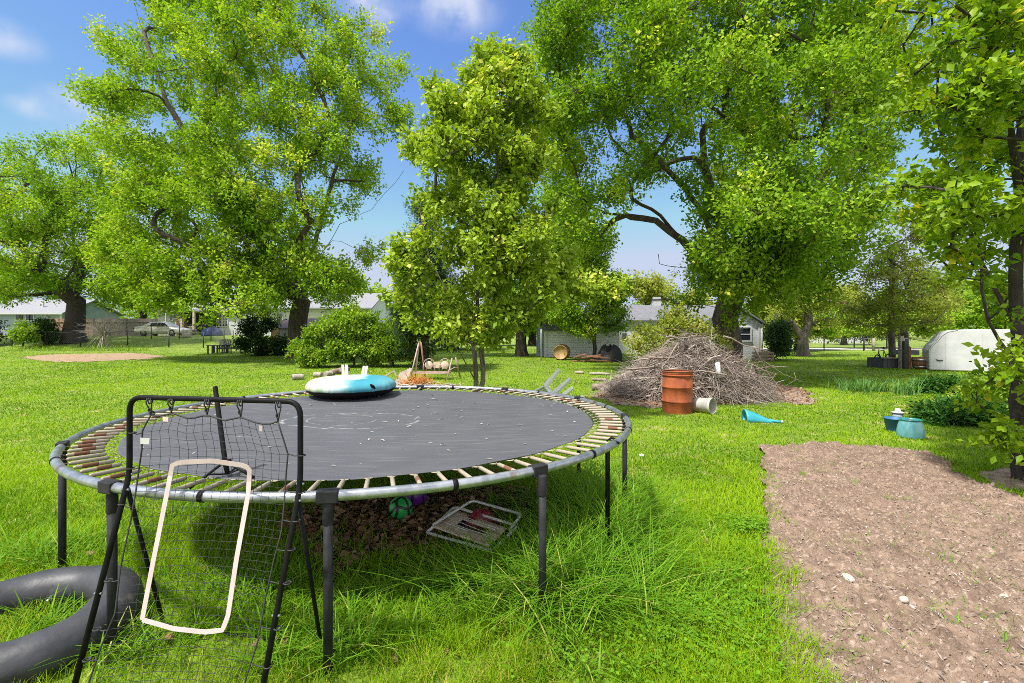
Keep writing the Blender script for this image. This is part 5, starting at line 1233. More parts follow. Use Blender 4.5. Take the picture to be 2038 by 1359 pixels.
def orange_brush():
    q = np.random.default_rng(8); d = 14.8; c = gp(hx(828, d), d); n = 260
    A = c + q.normal(0, 1, (n, 3)) * np.array((.22, .2, 0)) + np.array((0, 0, .05)); B = A + unit(q.normal(0, 1, (n, 3)) * np.array((1, .7, .3)) + np.array((.35, 0, .75))) * q.uniform(.15, .5, n)[:, None]
    V, Q = twigs_np(A, B, q.uniform(.006, .013, n)); tag(mesh_np('dead_branches', V, Q, M['orange_twig'], np.tile(q.random(n), 6)), 'heap of orange dead conifer branches in front of the swing seat', 'branches')
    n = 70; c = gp(hx(848, 14.5), 14.5); A = c + q.normal(0, 1, (n, 3)) * np.array((.33, .15, 0)) + np.array((0, 0, .04)); B = A + unit(q.normal(0, 1, (n, 3)) * np.array((1, .5, .12))) * q.uniform(.15, .45, n)[:, None]; B[:, 2] = np.maximum(B[:, 2], c[2] + .02)
    V, Q = twigs_np(A, B, q.uniform(.012, .03, n)); tag(mesh_np('firewood_scraps', V, Q, M['twig'], np.tile(q.uniform(.6, 1, n), 6)), 'pale scraps of wood lying right of the orange branches', 'wood scraps')
orange_brush()

# ------------------------------------------------------------------ pots and gnome
M['blue_plastic'] = pmat('blue_plastic', (.02, .105, .24), (.03, .14, .29), 5, .45)
M['glaze'] = pmat('turquoise_glaze', (.08, .27, .30), (.16, .36, .38), 22, .25, bump=.3, bscale=50, stretch=(1, 1, .3), extra=((.04, .32, .28), 6, .58, .74))
M['potting'] = pmat('potting_soil', (.10, .06, .04), (.05, .03, .02), 20, .95)
def pots():
    g = ground_px(1781, 858); k = g[1] / F; root = empty('plant_pot', g, 'plain blue plastic pot with a banded rim, left of the turquoise pot', 'pot')
    R, H = 18 * k, 25 * k
    MB().lathe([(.001, 0), (R * .72, 0), (R * .74, .01), (R * .93, H * .62), (R * .97, H * .63), (R * .99, H), (R * 1.06, H), (R * 1.06, H + .012), (R * .93, H + .01), (R * .9, H * .8), (.001, H * .8)], 28).build('body', M['blue_plastic'], root, True)
    MB().lathe([(.001, H * .86), (R * .91, H * .85)], 20).build('soil', M['potting'], root, True)
    g = ground_px(1812, 870); k = g[1] / F; root = empty('plant_pot', g, 'glazed turquoise ceramic pot with a rolled dark rim by the peony bush', 'pot'); R, H = 22.5 * k, 36 * k
    MB().lathe([(.001, 0), (R * .98, 0), (R, .02), (R * 1.0, H * .3), (R * .93, H * .6), (R * .82, H * .82), (R * .74, H * .93)], 32).build('body', M['glaze'], root, True)
    MB().lathe([(R * .73, H * .92), (R * .80, H * .95), (R * .83, H * .985), (R * .80, H * 1.01), (R * .66, H * 1.0), (R * .64, H * .9)], 32).build('rim', M['teal_dark'], root, True)
    MB().lathe([(.001, H * .92), (R * .65, H * .91)], 20).build('soil', M['potting'], root, True)
M['teal_dark'] = pmat('dark_teal_glaze', (.02, .17, .16), (.03, .24, .22), 10, .25)
pots()
M['plaster'] = pmat('weathered_plaster', (.55, .52, .55), (.42, .40, .44), 14, .8, bump=.3)
M['plaster_pink'] = pmat('pinkish_plaster', (.60, .42, .36), (.48, .32, .27), 14, .8)
M['slate'] = pmat('grey_blue_plaster', (.26, .32, .40), (.20, .25, .32), 14, .8)
def figurine():
    d = 9.25; x = hx(1791, d); k = d / F; root = empty('garden_figurine', gp(x, d + .02), 'small weathered garden figurine with a wide pale hat between the two pots', 'figurine')
    zb = float(gz(x, d)) + .07; T = Matrix.Translation(Vector((x, d + .05, zb)))
    H = lambda py: hz(py, d) - zb
    MB().lathe([(.001, -.08), (.085, -.08), (.09, .05), (.075, H(846)), (.055, H(834)), (.04, H(829)), (.001, H(828))], 20, T).build('body', M['slate'], root)
    MB().lathe([(.001, -.042), (.03, -.032), (.042, 0), (.03, .032), (.001, .042)], 16, Matrix.Translation(Vector((x + .01, d + .04, zb + H(826))))).build('head', M['plaster_pink'], root)
    MB().lathe([(.001, H(822) - .005), (.105, H(822)), (.10, H(822) + .012), (.05, H(819)), (.04, H(814)), (.001, H(812.5))], 20, T).build('hat', M['plaster'], root)
    for s in (-1, 1): MB().tube([(x + s * .055, d + .04, zb + H(833)), (x + s * .085, d - .02, zb + H(842)), (x + s * .03, d - .06, zb + H(843))], [.022, .02, .016], 8).build('arm', M['plaster_pink' if s > 0 else 'plaster'], root)
figurine()
M['flower'] = pmat('small_blue_flower', (.45, .62, .80), (.6, .7, .8), 9, .7)
def scrap():
    g = ground_px(1277, 914); b = MB()
    for k in range(5): a = k * 1.257; b.tube([g + (0, 0, .05), g + (.03 * math.cos(a), .03 * math.sin(a), .06)], [.008, .012], 6)
    tag(b.build('plastic_scrap', M['flower']), 'tiny pale blue star-shaped scrap in the grass right of the trampoline', 'scrap')
scrap()
# ------------------------------------------------------------------ houses
M['white_siding'] = stripe_mat('white_siding', (.66, .67, .70), (.57, .585, .61), 6.5, 'Z', .6, .1, .3)
M['blue_siding'] = stripe_mat('blue_grey_siding', (.30, .36, .46), (.25, .30, .39), 6.5, 'Z', .6, .1, .3)
M['white_trim'] = pmat('white_trim', (.55, .55, .56), (.48, .48, .49), 3, .5)
M['roof_grey'] = pmat('grey_shingle', (.19, .193, .21), (.10, .103, .118), 9, .9, bump=.6, bscale=14, stretch=(.6, 1, 4))
M['roof_pale'] = pmat('pale_grey_shingle', (.25, .255, .275), (.17, .175, .19), 7, .9, bump=.4, bscale=14, stretch=(.6, 1, 4))
M['roof_dark'] = stripe_mat('dark_metal_roof', (.10, .07, .075), (.06, .045, .05), 2.2, 'X', .6, .12, .5)
M['shed_grey'] = stripe_mat('grey_shed_board', (.28, .30, .32), (.20, .22, .24), 4, 'X', .8, .08, .3)
M['brown_wood'] = pmat('brown_wood', (.24, .12, .06), (.13, .065, .035), 9, .7)
M['porch_shade'] = pmat('painted_porch_shade', (.03, .028, .03), (.015, .015, .016), 3, .9)  # porch shade put into the colour
M['tarp_blue'] = pmat('blue_tarp', (.03, .06, .22), (.02, .035, .12), 5, .4, bump=.3, bscale=9)
M['plywood'] = pmat('weathered_plywood', (.45, .29, .13), (.30, .18, .075), 5, .85, stretch=(1, 1, .3))
def glass_mat():
    m, t, b = new_mat('window_pane'); b.inputs['Base Color'].default_value = (.02, .024, .03, 1); b.inputs['Roughness'].default_value = .06; b.inputs['Specular IOR Level'].default_value = .7
    n = t.nodes.new('ShaderNodeTexNoise'); n.inputs['Scale'].default_value = 1.5; bp = t.nodes.new('ShaderNodeBump'); bp.inputs['Strength'].default_value = .05; t.links.new(n.outputs['Fac'], bp.inputs['Height']); t.links.new(bp.outputs[0], b.inputs['Normal'])
    return m
M['glass'] = glass_mat()

def window(root, x0, x1, z0, z1, y, cols=1, rows=2, mat='white_trim', t=.07):
    """A framed window on a wall that faces the camera at depth y."""
    f = MB()
    f.box(((x0 + x1) / 2, y - .03, z1 + t / 2), (x1 - x0 + 2 * t, .08, t)).box(((x0 + x1) / 2, y - .04, z0 - t / 2), (x1 - x0 + 2 * t, .11, t))
    for x in (x0 - t / 2, x1 + t / 2): f.box((x, y - .03, (z0 + z1) / 2), (t, .08, z1 - z0))
    for i in range(1, cols): f.box((x0 + (x1 - x0) * i / cols, y - .026, (z0 + z1) / 2), (t * .55, .05, z1 - z0))
    for i in range(1, rows): f.box(((x0 + x1) / 2, y - .024, z0 + (z1 - z0) * i / rows), (x1 - x0, .046, t * .6))
    w = f.build('window', M[mat], root); MB().box(((x0 + x1) / 2, y - .012, (z0 + z1) / 2), (x1 - x0, .016, z1 - z0)).build('pane', M['glass'], w); return w

def gable_x(x0, x1, y0, y1, ze, zr, over=.3, th=.10):
    """Roof with its ridge along x."""
    ym = (y0 + y1) / 2; s = (zr - ze) / (ym - y0)
    a = [(y0 - over, ze - over * s), (ym, zr), (y1 + over, ze - over * s)]; V = []
    for x in (x0 - over, x1 + over):
        V += [(x, y, z) for y, z in a] + [(x, y, z + th) for y, z in a]
    return MB().add(V, [(0, 1, 4, 3), (1, 2, 5, 4), (6, 9, 10, 7), (7, 10, 11, 8), (3, 4, 10, 9), (4, 5, 11, 10), (0, 6, 7, 1), (1, 7, 8, 2), (0, 3, 9, 6), (2, 8, 11, 5)])
def walls_x(x0, x1, y0, y1, z0, ze, zr):
    ym = (y0 + y1) / 2; P = [(y0, z0), (y1, z0), (y1, ze), (ym, zr), (y0, ze)]; V = [(x0, y, z) for y, z in P] + [(x1, y, z) for y, z in P]
    return MB().add(V, [(0, 1, 2, 3, 4), (9, 8, 7, 6, 5)] + [(i, i + 5, (i + 1) % 5 + 5, (i + 1) % 5) for i in (0, 1, 4)])

def blue_house():
    d = 62; x0, x1 = hx(-95, d), hx(124, d); z0 = float(gz(x1, d)); root = empty('house', (x1 - 6, d + 4, z0), 'blue grey house with a pale roof at the far left edge', 'house')
    ze = hz(622, d); walls_x(x0, x1, d, d + 9, z0 - .1, ze, hz(597, d)).build('wall', M['blue_siding'], root)
    gable_x(x0, x1, d, d + 9, ze, hz(597, d) + .2, .45, .14).build('roof', M['roof_pale'], root)
    MB().box(((x0 + x1) / 2, d - .50, ze - .14), (x1 - x0 + .9, .12, .2)).build('gutter', M['white_trim'], root)
    MB().box((x1 - .12, d - .06, (z0 + ze) / 2), (.26, .1, ze - z0 - .2)).build('corner_board', M['white_trim'], root)
    for a, b in ((32, 40), (41.5, 48), (52, 59), (60.5, 67)): window(root, hx(a, d), hx(b, d), hz(637, d), hz(624, d), d, 1, 1, t=.10)
    c = (hx(95, d), d - .03, hz(627.5, d)); MB().tube([(c[0] + .22 * math.cos(a), c[1], c[2] + .22 * math.sin(a)) for a in np.linspace(0, 6.28, 16, endpoint=False)], .045, 6, closed=True).build('wall_ring', M['white_trim'], root)
    MB().box((hx(61, d), d + 1.6, hz(607, d)), (.22, .22, 1.3)).build('vent_pipe', M['white_trim'], root)
    MB().box((hx(13, d), d - 2.2, (z0 + ze) / 2 - .1), (.22, .22, ze - z0 - .2)).build('porch_post', M['white_trim'], root)
blue_house()
def porch_house():
    d = 58; x0, x1 = hx(313, d), hx(484, d); z0 = float(gz(x0, d)); root = empty('house', (hx(400, d), d + 4, z0), 'white house with a furnished covered porch beyond the wire fence', 'house')
    ze = hz(618, d); walls_x(x0, x1, d, d + 8, z0 - .1, ze, hz(598, d)).build('wall', M['white_siding'], root)
    gable_x(x0, x1, d, d + 8, ze, hz(598, d) + .15, .4, .12).build('roof', M['roof_pale'], root)
    px0, px1 = hx(327, d - 2.6), hx(412, d - 2.6); zp, zq = hz(620, d - 2.6), hz(610, d)
    MB().add([(px0, d - 2.6, zp), (px1, d - 2.6, zp), (px1, d - .5, zq), (px0, d - .5, zq), (px0, d - 2.6, zp + .14), (px1, d - 2.6, zp + .14), (px1, d - .5, zq + .14), (px0, d - .5, zq + .14)],
             [(0, 3, 2, 1), (4, 5, 6, 7), (0, 1, 5, 4), (1, 2, 6, 5), (2, 3, 7, 6), (3, 0, 4, 7)]).build('porch_roof', M['roof_pale'], root)
    MB().box(((px0 + px1) / 2, d - .03, (z0 + ze) / 2 - .05), (px1 - px0 - .3, .04, ze - z0 - .5)).build('porch_shade_sheet', M['porch_shade'], root)  # near-black sheet over the siding paints the shade under the porch roof
    for px, w, m in ((330, .12, 'white_trim'), (355, .16, 'brown_wood'), (366, .16, 'brown_wood'), (386, .22, 'beige')): MB().box((hx(px, d - 2.5), d - 2.5, (z0 + zp) / 2), (w, w, zp - z0)).build('porch_post', M[m], root)
    for px, py in ((342, 632), (351, 628)): window(root, hx(px - 3, d), hx(px + 3, d), hz(py + 6, d), hz(py - 5, d), d - .05, 1, 1, t=.06)
    dr = MB().box((hx(360, d), d - .08, z0 + 1.05), (.95, .06, 2.1)).build('door', M['brown_wood'], root); MB().box((hx(360, d), d - .12, z0 + 1.45), (.5, .03, .9)).build('pane', M['white_trim'], dr)
    for a, b in ((432, 441), (444, 453)): window(root, hx(a, d), hx(b, d), hz(649, d), hz(626, d), d, 3, 4, t=.10)
porch_house()
M['wicker'] = pmat('porch_clutter', (.30, .24, .26), (.10, .08, .09), 3, .9)
def porch_chair():
    d = 55.2; x, z = hx(379, d), float(gz(hx(379, d), d)); root = empty('porch_chair', (x, d, z), 'bulky pale armchair on the porch between the posts', 'armchair')
    MB().box((x, d, z + .32), (.8, .8, .4)).build('seat', M['wicker'], root, bevel=.08); MB().box((x, d + .35, z + .75), (.8, .22, .7)).build('backrest', M['wicker'], root, bevel=.08)
    for s in (-1, 1): MB().box((x + s * .45, d, z + .45), (.18, .8, .5)).build('armrest', M['wicker'], root, bevel=.06)
porch_chair()
def white_house():
    d = 50; x0, x1 = hx(500, d), hx(735, d); z0 = float(gz(x0, d)); root = empty('house', (hx(610, d), d + 4, z0), 'white house mostly hidden behind the trunk of the left maple', 'house')
    ze = hz(612, d); walls_x(x0, x1, d, d + 9, z0 - .2, ze, hz(582, d)).build('wall', M['white_siding'], root); gable_x(x0, x1, d, d + 9, ze, hz(582, d) + .15, .4, .12).build('roof', M['roof_pale'], root)
    for a, b in ((552, 562), (660, 672)): window(root, hx(a, d), hx(b, d), hz(645, d), hz(624, d), d, 1, 2)
white_house()
def dark_shed():
    d = 40; x0, x1 = hx(553, d), hx(636, d); z0 = float(gz(x0, d)) ; root = empty('garden_shed', (hx(595, d), d + 2, z0), 'small grey shed with a dark ribbed roof behind the left maple trunk', 'shed')
    ze = hz(651, d); walls_x(x0, x1, d, d + 3.4, z0 - .4, ze, hz(636, d)).build('wall', M['shed_grey'], root); gable_x(x0, x1, d, d + 3.4, ze, hz(636, d) + .1, .25, .06).build('roof', M['roof_dark'], root)
dark_shed()
def ply_panel():
    d = 37; g = gp(hx(546, d), d); z1 = hz(650, d); MBo = MB().box((g[0], d, (g[2] + z1) / 2), (hx(554, d) - hx(540, d), .05, z1 - g[2]), Matrix.Rotation(-.08, 3, 'X'))
    tag(MBo.build('plywood_panel', M['plywood']), 'tan plywood panel leaning upright beside the grey shed', 'panel')
ply_panel()
def long_house():
    d = 35; x0, x1 = hx(1185, d), hx(1452, d); z0 = float(gz(x0, d)); root = empty('house', (hx(1330, d), d + 3, z0), 'low white cottage with a grey roof, chimney and gabled wing with a window', 'house')
    ze, zr = hz(637, d), hz(607, d); walls_x(x0, x1, d, d + 6, z0 - .1, ze, zr).build('wall', M['white_siding'], root); gable_x(x0, x1, d, d + 6, ze, zr + .06, .25, .10).build('roof', M['roof_grey'], root)
    ch = MB().box((hx(1307, d + 3), d + 3, hz(604, d + 3)), (.50, .5, 1.0)).build('chimney', M['white_trim'], root); MB().box((hx(1307, d + 3), d + 3, hz(596.5, d + 3)), (.56, .56, .12)).build('chimney_cap', M['roof_grey'], ch)
    window(root, hx(1239, d), hx(1246, d), hz(674, d), hz(664, d), d, 1, 1, 'roof_grey', .04)
    window(root, hx(1330, d), hx(1350, d), hz(680, d), hz(655, d), d, 2, 2)
    # the gabled wing comes forward and faces the yard
    w = 32; a0, a1 = hx(1404, w), hx(1512, w); za = hz(641, w); zp = hz(608, w); xm = (a0 + a1) / 2; zb = float(gz(a1, w)) - .1
    P = [(a0, zb), (a1, zb), (a1, za), (xm, zp), (a0, za)]; MB().prism(P, w, d + 4).build('wing_wall', M['white_siding'], root)
    s = (zp - za) / (a1 - xm); o = .22
    for sg, xe in ((1, a1), (-1, a0)):
        V = [(xm, w - .3, zp + .02), (xe + sg * o, w - .3, za - o * s + .02), (xe + sg * o, d + 4, za - o * s + .02), (xm, d + 4, zp + .02)]; V += [(x, y, z + .1) for x, y, z in V]
        MB().add(V, [(0, 1, 2, 3), (4, 7, 6, 5), (0, 4, 5, 1), (1, 5, 6, 2), (2, 6, 7, 3), (3, 7, 4, 0)]).build('wing_roof', M['roof_grey'], root)
    window(root, hx(1472, w), hx(1493, w), hz(677, w), hz(653, w), w, 1, 2, t=.10)
    MB().box((a1 - .05, w - .06, (zb + za) / 2), (.14, .08, za - zb - .1)).build('corner_board', M['white_trim'], root)
    MB().tube([(a1 + .1, w - .1, za - .1), (a1 + .1, w - .1, zb + .1)], .05, 8).build('downspout', M['white_trim'], root)
long_house()
def white_shed():
    d = 31; x0, x1 = hx(1086, d), hx(1232, d); z0 = float(gz(x0, d)); root = empty('garden_shed', (hx(1150, d), d + 2, z0), 'plain white shed wall behind the young tree and the lumber', 'shed')
    ze = hz(655, d); walls_x(x0, x1, d, d + 3, z0 - .1, ze, hz(632, d)).build('wall', M['white_siding'], root); gable_x(x0, x1, d, d + 3, ze, hz(632, d) + .05, .2, .08).build('roof', M['roof_grey'], root)
    MB().box((x0 - .02, d - .05, (z0 + ze) / 2), (.16, .08, ze - z0)).build('corner_board', M['white_trim'], root)
    a, b = hx(1070, d + 2), hx(1083, d + 2); MB().box(((a + b) / 2, d + 1.2, z0 + 1.0), (b - a + .25, .06, 2.0)).build('side_panel', M['blue_siding'], root)
white_shed()
def far_house():
    d = 88; x0, x1 = hx(1628, d), hx(1728, d); z0 = float(gz(x0, d)); root = empty('house', (hx(1680, d), d + 4, z0), 'distant white house glimpsed through the trees beyond the road', 'house')
    ze = hz(634, d); walls_x(x0, x1, d, d + 9, z0 - .1, ze, hz(612, d)).build('wall', M['white_siding'], root); gable_x(x0, x1, d, d + 9, ze, hz(612, d), .4, .15).build('roof', M['roof_pale'], root)
    for a, b in ((1645, 1655), (1690, 1700)): window(root, hx(a, d), hx(b, d), hz(652, d), hz(640, d), d, 1, 2)
far_house()

# ------------------------------------------------------------------ fences
M['fence_wood'] = stripe_mat('weathered_fence_board', (.40, .26, .19), (.27, .17, .12), 7, 'X', .85, .10, .5)
M['fence_grey'] = stripe_mat('grey_fence_board', (.36, .31, .29), (.25, .21, .20), 7, 'X', .85, .10, .5)
def wood_fence():
    d = 53; root = empty('board_fence', gp(hx(200, d), d), 'tall weathered brown board fence between the blue house and the porch house', 'fence')
    for a, b, m in ((106, 138, 'fence_wood'), (138, 186, 'fence_wood'), (186, 250, 'fence_grey'), (250, 312, 'fence_grey')):
        x0, x1 = hx(a, d), hx(b, d); z0, z1 = float(gz(x0, d)), hz(634, d); bd = MB(); x = x0
        while x < x1: bd.box((x + .07, d, (z0 + z1) / 2), (.13, .025, z1 - z0 + rng.uniform(-.03, .03))); x += .142
        bd.build('board_panel', M[m], root); MB().box(((x0 + x1) / 2, d - .05, z1 - .35), (x1 - x0, .06, .09)).build('fence_rail', M[m], root)
        MB().box((x0, d - .06, (z0 + z1) / 2 + .05), (.12, .1, z1 - z0 + .12)).build('post', M[m], root)
wood_fence()
M['wire'] = pmat('fence_wire', (.16, .17, .17), (.10, .10, .10), 9, .5, .6)
M['post_dark'] = pmat('dark_fence_post', (.05, .055, .05), (.03, .03, .03), 9, .6, .2)
def wire_fence(name, label, pts, ht, post_r, mesh=True, sag_=.0):
    root = empty(name, gp(*pts[len(pts) // 2]), label, 'fence'); tops = []
    for x, y in pts:
        z = float(gz(x, y)); MB().tube([(x, y, z - .05), (x, y, z + ht)], post_r, 8).build('post', M['post_dark'], root); tops.append(np.array((x, y, z + ht - .03)))
    rl = MB()
    for a, b in zip(tops[:-1], tops[1:]): rl.tube([a, (a + b) / 2 - np.array((0, 0, sag_)), b], .016, 6)
    rl.build('top_rail', M['wire'], root); w = MB()
    for a, b in zip(tops[:-1], tops[1:]):
        n = int(np.linalg.norm(b - a) / .17)
        for k in range(n):
            for sg in (1, -1):
                u0, u1 = k / n, min(1, max(0, (k + sg * 6) / n)); p = a * (1 - u0) + b * u0; q_ = a * (1 - u1) + b * u1; q_ = q_.copy(); q_[2] = float(gz(q_[0], q_[1])) + .03; w.tube([p, q_], .0035, 3, False)
    w.build('wire_mesh', M['wire'], root); return root
D = 41.5
wire_fence('wire_fence', 'sagging wire fence on dark posts running across the far left lawn', [(hx(px, D + dy), D + dy) for px, dy in ((-40, 0), (24, 0), (90, .3), (160, 0), (254, 0), (336, -.3), (405, -.6))], 1.35, .045, True, .12)
wire_fence('wire_fence', 'second short wire fence further back, behind the chairs', [(hx(px, 46 + dy), 46 + dy) for px, dy in ((301, 0), (357, 0), (420, -1.), (446, -5), (464, -5.5))], 1.5, .04, True, .05)
wire_fence('wire_fence', 'thin wire fence along the road at the far right', [(hx(px, 52), 52) for px in (1640, 1720, 1800, 1880, 1960)], 1.3, .05, True, .03)
for px, d, r, h, m, lab in ((1739, 50, .13, 1.3, 'pale_log', 'pale thick wooden post by the road, right of the forked tree'), (1719, 50, .05, 1.5, 'post_dark', 'thin dark post by the road beside the pale thick post'), (1077, 27, .035, 1.75, 'white_trim', 'slender pale metal post before the white shed')):
    g = gp(hx(px, d), d); q_ = MB().tube([g, g + (0, 0, h * .98), g + (0, 0, h)], [r, r, r * .7], 10)
    if d == 27: q_.box((g[0], g[1], g[2] + h - .12), (.10, .06, .22))
    tag(q_.build('post', M[m]), lab, 'post')
tag(MB().tube([at(1170, 598, 33), at(1240, 597, 33), at(1345, 596, 33), at(1420, 598, 33)], .022, 5).build('utility_wire', M['black']), 'thin dark cable strung above the cottage roof', 'cable')

# ------------------------------------------------------------------ car, tarp heap, seats under the maple
M['car_paint'] = pmat('pale_gold_paint', (.62, .60, .51), (.58, .56, .47), 2, .25, .3)
M['tyre'] = pmat('tyre_rubber', (.02, .02, .02), (.03, .03, .03), 9, .85)
M['chrome'] = pmat('bright_metal', (.6, .6, .6), (.5, .5, .5), 9, .25, .9)
M['red_lens'] = pmat('red_lens', (.35, .02, .02), (.25, .01, .01), 5, .2)
def car():
    d = 49; px0, px1 = 262, 361; L = hx(px1, d) - hx(px0, d); x = hx((px0 + px1) / 2, d); root = empty('parked_car', (x, d + .9, float(gz(x, d)) + .02), 'pale gold sedan parked broadside in front of the porch house', 'car')
    W_ = .92
    def ring(xx, z0, z1, hw, tw=None):
        tw = tw or hw * .88; return [(xx, -hw * .94, z0), (xx, -hw, z0 + (z1 - z0) * .45), (xx, -tw, z1 - .03), (xx, -tw * .9, z1), (xx, tw * .9, z1), (xx, tw, z1 - .03), (xx, hw, z0 + (z1 - z0) * .45), (xx, hw * .94, z0)]
    H = L / 2
    st = [(-H, .42, .78, .62), (-H + .12, .30, .92, .82), (-H + .6, .22, 1.0, W_), (-H + 1.4, .20, 1.0, W_), (0, .20, .98, W_), (H - 1.5, .20, .96, W_), (H - .7, .22, .86, W_ * .98), (H - .15, .30, .74, .8), (H, .40, .64, .62)]
    MB().loft([ring(*s) for s in st]).build('body', M['car_paint'], root, True)
    cab = [(-H + .75, .97, 1.02, .72, .66), (-H + 1.5, .96, 1.40, .80, .60), (-H + 2.1, .96, 1.46, .80, .60), (H - 2.2, .95, 1.45, .80, .60), (H - 1.75, .94, 1.30, .80, .62), (H - 1.15, .92, .97, .76, .70)]
    MB().loft([[(xx, -hw, z0), (xx, -tw, z1 - .05), (xx, -tw * .8, z1), (xx, tw * .8, z1), (xx, tw, z1 - .05), (xx, hw, z0)] for xx, z0, z1, hw, tw in cab]).build('cabin', M['car_paint'], root, True)
    for sgn in (-1,):
        for xa, xb, ta, tb in ((-H + 1.72, -H + 2.42, .16, .0), (-H + 2.5, H - 2.25, 0, 0), (H - 2.18, H - 1.45, 0, .45)):
            y0, y1 = sgn * .815, sgn * .655; MB().add([(xa, y0, 1.0), (xb, y0, 1.0), (xb - tb, y1, 1.38 if tb == 0 else 1.33), (xa + ta, y1, 1.38), (xa, y0 + .02, 1.0), (xb, y0 + .02, 1.0), (xb - tb, y1 + .02, 1.38 if tb == 0 else 1.33), (xa + ta, y1 + .02, 1.38)],
                     [(0, 1, 2, 3), (7, 6, 5, 4), (0, 4, 5, 1), (1, 5, 6, 2), (2, 6, 7, 3), (3, 7, 4, 0)]).build('side_window', M['glass'], root, True)
    for xx in (-H + 1.15, H - 1.0):
        for sy in (-1, 1):
            T = Matrix.Translation(Vector((xx, sy * .80, .33))) @ Matrix.Rotation(math.radians(90), 4, 'X'); w = MB().lathe([(.20, -.11), (.31, -.11), (.335, -.07), (.335, .07), (.31, .11), (.20, .11), (.20, -.11)], 24, T).build('wheel', M['tyre'], root, True)
            MB().lathe([(.001, -.06 * sy * -1 * -1), (.21, -.02)], 14, T).lathe([(.205, -.112), (.205, .112)], 20, T).build('rim', M['chrome'], w, True)
    MB().box((-H + .03, -.6, .80), (.08, .3, .16)).build('tail_light', M['red_lens'], root, True); MB().box((H - .06, -.62, .60), (.1, .22, .14)).build('headlight', M['chrome'], root, True)
    MB().box((-.2, -.93, .86), (.16, .03, .03)).build('door_handle', M['chrome'], root, True); MB().box((H - 1.6, -.98, 1.0), (.14, .16, .12)).build('mirror', M['car_paint'], root, True, bevel=.03)
car()
def heap(name, label, cat, px0, px1, d, py_top, mat, seed, dep=.5):
    q = np.random.default_rng(seed); x0, x1 = hx(px0, d), hx(px1, d); xm = (x0 + x1) / 2; z0 = float(gz(xm, d)); h = hz(py_top, d) - z0; n, m = 28, 9; rings = []
    for i in range(m):
        t = i / (m - 1); r = math.cos(t * 1.45) ** .6; rings.append([(xm + (x1 - x0) / 2 * r * math.cos(a) * (1 + .10 * math.sin(3 * a + i * .5)), d + dep * r * math.sin(a) * (1 + .1 * math.cos(4 * a)), z0 + h * math.sin(t * 1.45) * (.80 + .2 * math.sin(2.5 * a + seed) * t + .1 * math.cos(5 * a))) for a in np.linspace(0, 2 * math.pi, n, endpoint=False)])
    return tag(MB().loft(rings).build(name, mat), label, cat)
heap('tarp_heap', 'dark blue tarp over a low heap in front of the porch house', 'tarp', 401, 441, 51, 650, M['tarp_blue'], 3, .9)
heap('rubbish_heap', 'dark heap of junk leaning at the white shed, right of the young tree trunk', 'junk heap', 1186, 1238, 27, 684, M['tyre'], 6, .6)
heap('flower_bush', 'whitish flowering low bush at the front bumper of the parked car', 'bush', 362, 379, 47.5, 657, M['pale_log'], 9, .4)

M['dark_wood'] = pmat('dark_stained_wood', (.035, .045, .04), (.02, .026, .024), 9, .6)
def low_table():
    d = 36.5; a, b = hx(417, d), hx(449, d); z = float(gz(a, d)); root = empty('slatted_table', (hx(433, d), d, z), 'low dark slatted table on the grass left of the lounge chair', 'table'); h = .62
    t = MB()
    for k in range(6): t.box(((a + b) / 2, d - .35 + .14 * k, z + h), (b - a, .11, .05))
    t.build('tabletop', M['dark_wood'], root)
    for x in (a + .06, b - .06, (a * 2 + b) / 3):
        for y in (d - .3, d + .3): MB().box((x, y, z + h / 2 - .02), (.09, .09, h - .01)).build('leg', M['dark_wood'], root)
low_table()
def slat_chair(name, px, d, label, lounge=False):
    x, z = hx(px, d), float(gz(hx(px, d), d)); root = empty(name, (x, d, z), label, 'chair')
    if not lounge:
        b = MB()
        for k in range(7): b.bar((-.36 + .12 * k, .25, .30), (-.42 + .14 * k, .48, 1.0 + .06 * math.cos((k - 3) * .5)), .10, .025, (0, 1, 0))
        b.build('backrest', M['dark_wood'], root, True); s = MB()
        for k in range(5): s.box((0, -.35 + .13 * k, .38 - .025 * k), (.72, .11, .025))
        s.build('seat', M['dark_wood'], root, True)
        for sx in (-1, 1): MB().box((sx * .42, -.05, .58), (.12, .75, .03)).build('armrest', M['dark_wood'], root, True)
        for sx in (-1, 1):
            MB().box((sx * .38, -.36, .28), (.04, .1, .56)).build('leg', M['dark_wood'], root, True); MB().box((sx * .38, .26, .28), (.04, .1, .56)).build('leg', M['dark_wood'], root, True)
    else:
        b = MB()
        for k in range(6): b.bar((.48, -.3 + .12 * k, .36), (.86, -.3 + .12 * k, 1.0), .1, .03, (1, 0, -.4))
        b.build('backrest', M['dark_wood'], root, True); s = MB()
        for k in range(8): s.box((-.62 + .15 * k, 0, .38 - .006 * k), (.12, .7, .03))
        s.build('seat', M['dark_wood'], root, True)
        for x_ in (-.65, .45):
            for y_ in (-.32, .32): MB().box((x_, y_, .25 if x_ > 0 else .36), (.06, .06, .5 if x_ > 0 else .72)).build('leg', M['dark_wood'], root, True)
        for y_ in (-.34, .34): MB().box((-.1, y_, .42), (1.2, .04, .08)).build('side_rail', M['dark_wood'], root, True)
slat_chair('slat_chair', 442, 37.6, 'dark slat-backed garden chair right behind the low table')
slat_chair('lounge_chair', 472, 36.6, 'dark wooden lounge chair with a reclined back near the left maple', True)

